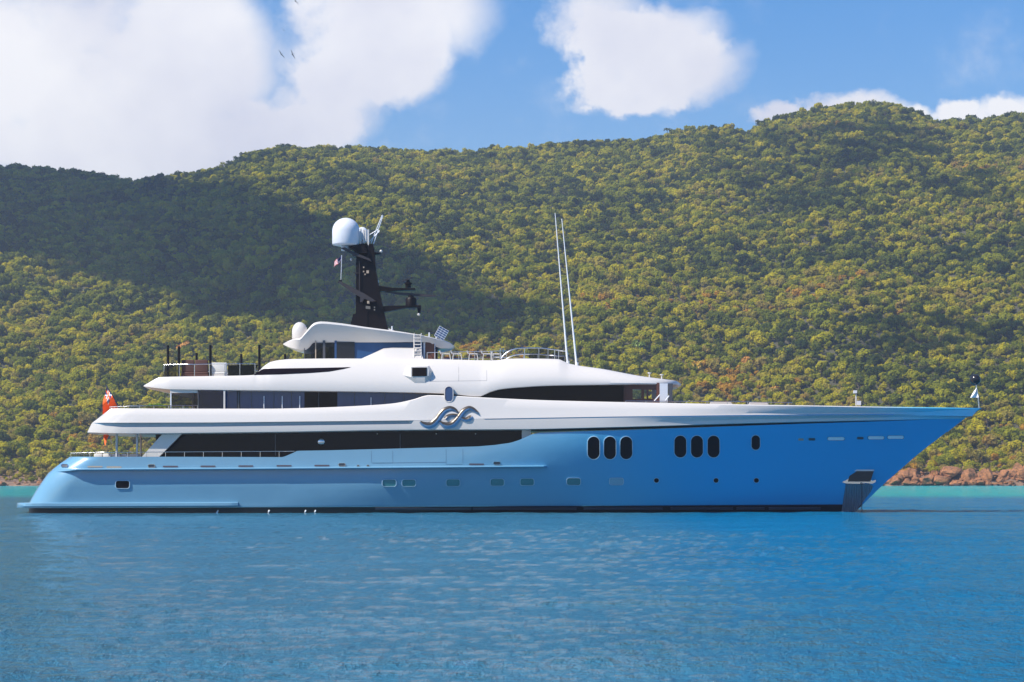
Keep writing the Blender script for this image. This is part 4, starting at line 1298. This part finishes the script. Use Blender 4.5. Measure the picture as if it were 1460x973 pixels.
mb = MB(); a = P(586, 437, -.1); mb.lathe(a, [(.42,0),(.42,.5),(.36,.62),(.22,.66),(.2,.85)], 20); mb.build('radar_pedestal', [M_BLACK], mast)
mb = MB(); mb.prism([(572,400.3),(588.5,394.2),(589,395.8),(572.5,402)], -.2, .1, ref=-.55); mb.build('radar_scanner', [M_ARM], mast)
mb = MB(); a = P(582, 410.5, 0); mb.lathe(a, [(.22,0),(.22,.22),(.30,.27),(.30,.36),(.14,.42),(.1,.55)], 16); mb.build('radar_pedestal', [M_BLACK], mast)
dome('main_radome', 493.3, 311, 351, 1.02, -.3, M_GREYW, mast, cyl=.52)
dome('small_radome', 516.5, 324, 344, .48, .9, M_GREYW, mast)
mb = MB(); 
for px, y0, y1 in ((514.5,326,345),(518.5,328,345),(521.5,328,346),(525.3,327.5,350)):
    mb.tube([P(px, y1, -.5), P(px, y0, -.5)], .06, 6)
mb.build('antenna', [M_WHITE], mast)
mb = MB()
for a_, b_ in (((529,347),(545,307)),((532.5,348),(546,308)),((524,337),(540,327)),((526,345),(541,330)),((538,331),(541,329))):
    mb.tube([P(*a_, -.3), P(*b_, -.3)], .035, 6)
mb.tube([P(541,325,-.3), P(545.5,307,.2)], .03, 5)
mb.build('antenna_frame', [M_GREYW], mast)
mb = MB()
for px, py in ((518.5,381.5),(518.5,387.5),(520.5,391.5),(534,438.5),(534,442)):
    mb.prism([(px-.9,py-1),(px+.9,py-1),(px+.9,py+1),(px-.9,py+1)], -.62, -.54, ref=-.55)
mb.prism([(522.5,386),(526,386),(526,390),(522.5,390)], -.63, -.54, ref=-.55); mb.prism([(524,430),(527,430),(527,433.5),(524,433.5)], -1.0, -.54, ref=-.55)
mb.prism([(521.5,436.5),(528,437),(528,441),(521.5,440.5)], -.62, -.54, ref=-.55)
mb.build('mast_lamp', [M_TAN], mast)
mb = MB()
for px, py in ((543.3,358.6),(538.5,402),(597,448.5),(501,370)): mb.sphere(P(px, py, -.2), .11, 10)
mb.build('navigation_light', [M_WHITE], mast)
mb = MB(); mb.tube([P(512.5,372,-.66), P(512.5,420,-.66)], .035, 6); mb.tube([P(503.5,389,-.7), P(512,389.8,-.6)], .03, 5); mb.build('cable_conduit', [M_ARM], mast)
mb = MB(); mb.tube([P(486,402,-.6), P(487.3,364,-.6)], .022, 6); mb.build('halyard_staff', [M_GREYW], mast)
mb = MB(); mb.prism([(545,470),(553,468),(561,471),(566,474.5),(548,475)], -.5, .5); mb.build('mast_foot', [M_WHITE], yacht)

# ---- whip antennas
M_WHIP = mat('antenna_fibreglass', (.78,.78,.78), .4)
for (bx, by, tx_, ty_, y) in ((809.5,521,791.5,304,-3.2),(822.5,523,801,312,-3.3)):
    mb = MB(); mb.tube([P(bx,by+1,y), P(bx-(bx-tx_)*.35, by-(by-ty_)*.35, y), P(tx_,ty_,y)], [.085,.06,.028], 7)
    mb.lathe(P(bx, by+1, y), [(.12,-.2),(.12,.35)], 10)
    mb.build('whip_antenna', [M_WHIP], yacht)

# ---- sundeck rail, curved windscreen
rail('sundeck_rail', [(609,503),(700,501),(722,500.5)], [(609,514),(722,514)], 609, 722, 22.6, -4.25)
mb = MB()
wk = pchip([(714,512),(717,508),(722,503.5),(729,499.5),(737,497.3),(750,496.4),(765,496.4),(790,498.8),(800,500.5),(807.5,501.3)])
pts = [P(714+93.5*j/50, wk(714+93.5*j/50), -3.9+(max(0, j-34)/16)**2*1.0) for j in range(51)]
for s_ in (-1, 1):
    mb.tube([Vector((p.x, s_*abs(p.y), p.z)) for p in pts], .045, 6)
    for px in (748.5, 767.5, 781.5, 790.5, 795.5, 807.3):
        q_ = [p for p in pts if p.x <= P(px,500,-3.9).x+.05][-1]
        mb.tube([Vector((q_.x, s_*abs(q_.y), q_.z)), Vector((q_.x, s_*abs(q_.y), P(px, 517, q_.y).z))], .035, 6)
e_ = pts[-1]; mb.tube([(e_.x, -abs(e_.y), e_.z), (e_.x+.25, 0, e_.z), (e_.x, abs(e_.y), e_.z)], .045, 6)
mb.tube([P(713,512,-3.9), P(713,497.5,-3.9), P(718,497.5,-3.9), P(718,503,-3.9)], .04, 6)
mb.build('windscreen_rail', [M_STEEL], yacht)
for s_ in (-1, 1):
    mb = MB()
    mb.grid([[Vector((p.x, s_*abs(p.y), p.z)) for p in pts[22:]], [Vector((p.x, s_*abs(p.y), P(0,516,-3.9).z)) for p in pts[22:]]])
    mb.build('windscreen_glass', [M_CLEAR], yacht, recalc=False)
# aft sundeck rail and glass
rail('aft_sundeck_rail', [(234,520.5),(300,519.3),(384,518.8)], [(234,537),(362,536)], 234, 364, 21.6, lambda px: -(5.0 if px > 270 else 5.0-(270-px)*.02))
flat('aft_sundeck_glass', [(232,537),(236,521.5),(252,521.2),(252,537)], -4.6, -4.57, [M_CLEAR], yacht)
flat('aft_sundeck_glass', [(325,536),(325,521),(368,520.5),(361,535.5)], -4.95, -4.92, [clear_glass('dark_screen_glass', (.10,.10,.13), .06)], yacht)
for px, py0, y in ((239.5,492.5,-3.4),(255,494,-4.4),(280.3,503.5,2.5),(300,492.5,-4.6),(344,505,2.8),(369.8,492,-4.4),(406.5,505,2.0)):
    mb = MB(); a = P(px, 538 if px < 400 else 514, y); mb.tube([(a.x, y, a.z), P(px, py0, y)], .095, 8); mb.build('awning_pole', [M_BLACK], yacht)

# ---- foredeck fittings
mb = MB()
mb.tube([P(1220.5,578.5,-2), P(1220.5,562,-2)], .035, 6); mb.box(tuple(P(1217,561,-2)-Vector((0,.15,0))), tuple(P(1221.5,557,-2)+Vector((0,.15,0))))
mb.build('foredeck_light', [M_GREYW], yacht)
mb = MB(); mb.box(tuple(P(1222.5,578,-2.1)), tuple(P(1227,572,-1.9)+Vector((0,.1,0)))); mb.build('deck_vent', [M_GREYW], yacht)
mb = MB(); mb.tube([P(1396,583,0), P(1394.5,566,0), P(1391,546,0)], .045, 7); bs = mb.build('bow_staff', [M_STEEL], yacht)
for px, py in ((926,538.5),(943.5,541)):
    mb = MB(); mb.lathe(P(px, py, -3.0), [(.05,-.1),(.05,.28),(.14,.3),(.14,.36),(0,.38)], 10); mb.build('deck_lamp', [M_WHITE], yacht)
for a_, b_, hh_ in ((1012,1045,1.4),(1068,1096,.9)):
    flat('tender_cradle', [(a_,577),(a_+2,573.6-hh_*.3),(b_-3,573.6),(b_,577)], -3.6, -3.0, [M_WHITE], yacht, both=False)
# searchlight on the hardtop
mb = MB(); mb.tube([P(630,489,-1.5), P(630,482,-1.5)], .08, 8); mb.build('searchlight_stand', [M_GREYW], ht)
mb = MB()
c = P(629.5, 475.5, -1.5); u1 = Vector((.42,0,-.24)); u2 = Vector((-.20,0,-.36))
for i in range(5):
    for j in range(3):
        o_ = c + u1*((j-1)*.52) + u2*((i-2)*.40)*1.0
        mb.quad(o_-u1*.22-u2*.14+Vector((0,-.12,0)), o_+u1*.22-u2*.14+Vector((0,-.12,0)), o_+u1*.22+u2*.14+Vector((0,-.12,0)), o_-u1*.22+u2*.14+Vector((0,-.12,0)), 1)
w_ = [c-u1*.8-u2*1.0, c+u1*.8-u2*1.0, c+u1*.8+u2*1.0, c-u1*.8+u2*1.0]
k = len(mb.v); mb.v += [tuple(q+Vector((0,-.10,0))) for q in w_]+[tuple(q+Vector((0,.1,0))) for q in w_]
for q in ((0,1,2,3),(7,6,5,4),(0,4,5,1),(1,5,6,2),(2,6,7,3),(3,7,4,0)): mb.f.append(tuple(k+i for i in q)); mb.m.append(0)
mb.build('searchlight', [M_GREYW, M_BGLASS], ht, smooth=0, recalc=False)
for px in (559, 612, 622):
    mb = MB(); mb.tube([P(px, G_top(px)+1, -1), P(px, G_top(px)-6, -1)], .05, 6); mb.build('hardtop_aerial', [M_GREYW], ht)

# ------------------------------------------------------------------ loose things on board
def flag(name, label, cols_fn, px_of, rows_n, cols_n, mats):
    mb = MB(); G_ = [[px_of(i/rows_n, j/cols_n) for j in range(cols_n+1)] for i in range(rows_n+1)]
    base = len(mb.v)
    for r in G_: mb.v += [tuple(p) for p in r]
    for i in range(rows_n):
        for j in range(cols_n):
            a = base+i*(cols_n+1)+j
            mb.f.append((a, a+1, a+cols_n+2, a+cols_n+1)); mb.m.append(cols_fn((i+.5)/rows_n, (j+.5)/cols_n))
    o = mb.build(name, mats, None, smooth=80, recalc=False)
    return tag(o, label, 'flag')
M_RED = mat('ensign_red_cloth', (.95,.12,.008), .8, var=.1); M_NAVY = mat('navy_cloth', (.015,.02,.12), .8); M_WCL = mat('white_cloth', (.75,.75,.75), .8)
# ensign staff
mb = MB(); mb.tube([P(170,582,-.3), P(151.5,549.5,-.3)], [.06,.045], 8); mb.build('ensign_staff', [M_DARKM], yacht)
def ens(u, v):   # u along the hoist (top to bottom of staff), v along the fly, hanging down
    px = 151+u*17+v*(-6.5+u*-11) + 1.0*math.sin(v*9+u*3); py = 550+u*31+v*(46+u*10)-abs(math.sin(v*7))*u*1
    px = min(px, 168)
    return P(px, py, -.35+.22*math.sin(v*8+u*9))
def ens_c(u, v):
    if u < .44 and v < .30:
        a, b_ = u/.44, v/.30
        if abs(a-.5) < .09 or abs(b_-.5) < .09: return 0
        if abs(a-.5) < .14 or abs(b_-.5) < .12: return 2
        if abs(a-b_) < .06 or abs(a-(1-b_)) < .06: return 2
        return 1
    return 0
flag('ensign', 'large red ensign with a blue and white crossed canton hanging from the stern staff', ens_c, ens, 28, 40, [M_RED, M_NAVY, M_WCL])
def cf(u, v):
    return P(487-v*10-u*1.2, 364.5+u*9+v*8+.8*math.sin(v*7), -.6+.12*math.sin(v*7+u*2))
def cfc(u, v):
    if u < .54 and v < .42: return 1
    return 0 if int(u*9) % 2 == 0 else 2
M_PINK = mat('faded_red_cloth', (.62,.05,.06), .8)
flag('courtesy_flag', 'small red and white striped flag with a blue corner flying under the big radome', cfc, cf, 18, 16, [M_PINK, M_NAVY, M_WCL])
mb = MB()
q0 = [P(1392,553,-.1), P(1395,567,-.1), P(1383,567.5,-.1)]
N_ = 8; vv_ = []
for i in range(N_+1):
    l_ = q0[0].lerp(q0[2], i/N_); r_ = q0[0].lerp(q0[1], i/N_)
    for j in range(N_+1):
        p = l_.lerp(r_, j/N_); p.y += .1*math.sin(j*.9+i*.5); vv_.append(p)
mb.v = [tuple(p) for p in vv_]
for i in range(N_):
    for j in range(N_):
        a = i*(N_+1)+j; mb.f.append((a, a+1, a+N_+2, a+N_+1)); mb.m.append(0)
tag(mb.build('pennant', [M_WCL], None, smooth=80), 'small white triangular pennant hanging on the bow staff below the black ball', 'pennant')
mb = MB(); c = P(1390.5, 541.5, 0); mb.sphere(c, .40, 24)
mb.tube([c+Vector((0,0,-.42)), c+Vector((0,0,-.38))], .06, 8)
mb.lathe(c, [(.405,-.02),(.42,0),(.405,.02)], 24)
tag(mb.build('anchor_ball', [mat('glossy_black_ball', (.02,.018,.018), .18, var=.1)], None), 'black round anchor ball at the top of the bow staff', 'anchor ball')
# pot plant on the upper aft deck
pl = empty('potted_plant', P(222, 584, -4.3), 'bushy yellow-green plant in a low trough on the upper aft deck behind the rail', 'plant')
o_ = Vector(pl.location)
mb = MB(); r_ = random.Random(8)
for i in range(150):
    a = r_.uniform(0,2*PI); L_ = r_.uniform(.25,.75); tilt = r_.uniform(.15,1.1)
    b0 = Vector((r_.uniform(-.45,.45), r_.uniform(-.15,.15), .1)); dv = Vector((math.cos(a)*math.sin(tilt)*1.3, math.sin(a)*math.sin(tilt)*.6, math.cos(tilt)*.55))
    s_ = dv.cross(Vector((0,1,.2))).normalized()*.045
    mb.quad(b0-s_*.3, b0+dv*L_*.6-s_, b0+dv*L_, b0+dv*L_*.6+s_)
mb.build('leaves', [mat('bright_plant_leaves', (.17,.30,.03), .6, var=.3)], pl, smooth=0, recalc=False)
mb = MB(); mb.box((-.55,-.2,-.35),(.55,.2,.12)); mb.build('trough', [M_WOOD], pl, smooth=0)
# white sofas on the main aft deck
def sofa(name, px, py, y, L, label, m, cat='sofa', h=.75, backs=3, group=None, flip=1):
    b0 = P(px, py, y)
    r = empty(name, b0, label, cat, group)
    mb = MB(); mb.box((0,0,0),(L,.85,.32)); mb.build('base', [M_WHITE if m is M_FABRIC else M_BROWNF], r, smooth=0)
    for i in range(backs):
        a = L/backs*i+.02; e = L/backs*(i+1)-.02
        mb = MB(); mb.box((a,.02,.325),(e,.8,.47)); o = mb.build('seat_cushion', [m], r, smooth=0); bev(o, .04)
        y0_ = .62 if flip > 0 else .05
        mb = MB(); mb.box((a,y0_,.475),(e,y0_+.2,h)); o = mb.build('back_cushion', [m], r, smooth=0); bev(o, .05)
    return r
def bev(o, w):
    m_ = o.modifiers.new('bevel', 'BEVEL'); m_.width = w; m_.segments = 3
    for p in o.data.polygons: p.use_smooth = True
sofa('sofa', 133.5, 667, -3.6, 1.95, 'white cushioned sofa on the aft main deck, nearest the stern', M_FABRIC, h=1.02, flip=-1)
sofa('sofa', 168, 667, -3.4, 1.6, 'cream sofa on the aft main deck between the two pillars', M_FABRIC, h=1.0, backs=2, flip=-1)
sofa('sofa', 258, 540, -4.3, 1.95, 'dark brown sofa behind the aft sundeck rail', M_BROWNF, h=1.35, flip=-1, backs=2)
sofa('lounger', 300, 540, -4.0, 1.2, 'cream lounger between the brown sofa and the dark screen on the sundeck', M_FABRIC, cat='lounger', h=1.15, backs=1, flip=-1)
# deck chairs on the forward sundeck
def chair(px, y, label, m):
    r = empty('deck_chair', P(px, 517, y), label, 'chair', 'deck chairs in a row on the sundeck')
    mb = MB()
    for s_ in (0, .62):
        mb.tube([(0,s_,0),(.08,s_,.62),(.62,s_,.62),(.70,s_,0)], .045, 6)
        mb.tube([(.0,s_,.62),(-.1,s_,.82)], .045, 6)
    mb.tube([(-.1,0,.82),(-.1,.62,.82)], .045, 6); mb.tube([(.05,0,.33),(.05,.62,.33)], .03, 5)
    mb.build('frame', [M_WHITE], r)
    mb = MB(); mb.box((.04,.05,.34),(.66,.57,.44)); o = mb.build('seat', [m], r, smooth=0); bev(o, .03)
    mb = MB(); mb.box((-.08,.05,.45),(.02,.57,.80)); o = mb.build('backrest', [m], r, smooth=0); bev(o, .03)
chair(629, -3.6, 'white framed deck chair nearest the sundeck ladder', M_BROWNF)
chair(645, -3.6, 'white framed deck chair, second from the sundeck ladder', M_BROWNF)
chair(668, -3.6, 'white framed deck chair, third from the sundeck ladder', M_BROWNF)
chair(688, -3.6, 'white framed deck chair, fourth from the sundeck ladder', M_BROWNF)
chair(702, -3.5, 'white framed deck chair beside the curved windscreen rail', M_FABRIC)

# ------------------------------------------------------------------ birds over the bay
M_BIRD = mat('dark_plumage', (.02,.02,.025), .8)
def bird(px, py, d, span, yaw, roll, label):
    mb = MB()
    mb.grid([[(-.42,0,0),(-.25,.035,.01),(0,.07,.03),(.25,.06,.02),(.42,.02,0)],
             [(-.42,0,.01),(-.25,0,.06),(0,0,.10),(.25,0,.09),(.42,0,.01)],
             [(-.42,0,0),(-.25,-.035,.01),(0,-.07,.03),(.25,-.06,.02),(.42,-.02,0)],
             [(-.42,0,-.01),(-.25,0,-.04),(0,0,-.06),(.25,0,-.04),(.42,0,-.01)]], 0, close=True)
    for s_ in (-1, 1):
        w = [[(.14,.05*s_,.04),(.20,.45*s_,.20),(.05,.8*s_,.16),(-.12,1.15*s_,.06)], [(-.14,.05*s_,.04),(-.06,.45*s_,.20),(-.12,.8*s_,.15),(-.16,1.15*s_,.055)],
             [(-.14,.05*s_,.02),(-.06,.45*s_,.18),(-.12,.8*s_,.13),(-.16,1.15*s_,.05)], [(.14,.05*s_,.02),(.20,.45*s_,.18),(.05,.8*s_,.14),(-.12,1.15*s_,.05)]]
        mb.grid(w, 0, close=True)
    mb.grid([[(-.36,-.02,0),(-.62,-.12,0)],[(-.36,.02,0),(-.62,.12,0)]])
    o = mb.build('bird', [M_BIRD], None)
    o.location = P(px, py, d-D0); o.scale = (span/2.3,)*3; o.rotation_euler = (roll, .1, yaw)
    tag(o, label, 'bird', 'birds wheeling over the bay')
bird(421, 2, 420, 2.0, 1.9, .9, 'dark bird at the very top of the blue gap between the clouds')
bird(404, 43, 520, 1.5, 1.5, .7, 'faint small bird in the middle of the blue gap between the clouds')
bird(401, 78, 420, 2.0, 2.1, .9, 'left one of the two dark birds low in the blue gap')
bird(417, 78, 420, 2.0, 2.3, 1.1, 'right one of the two dark birds low in the blue gap')
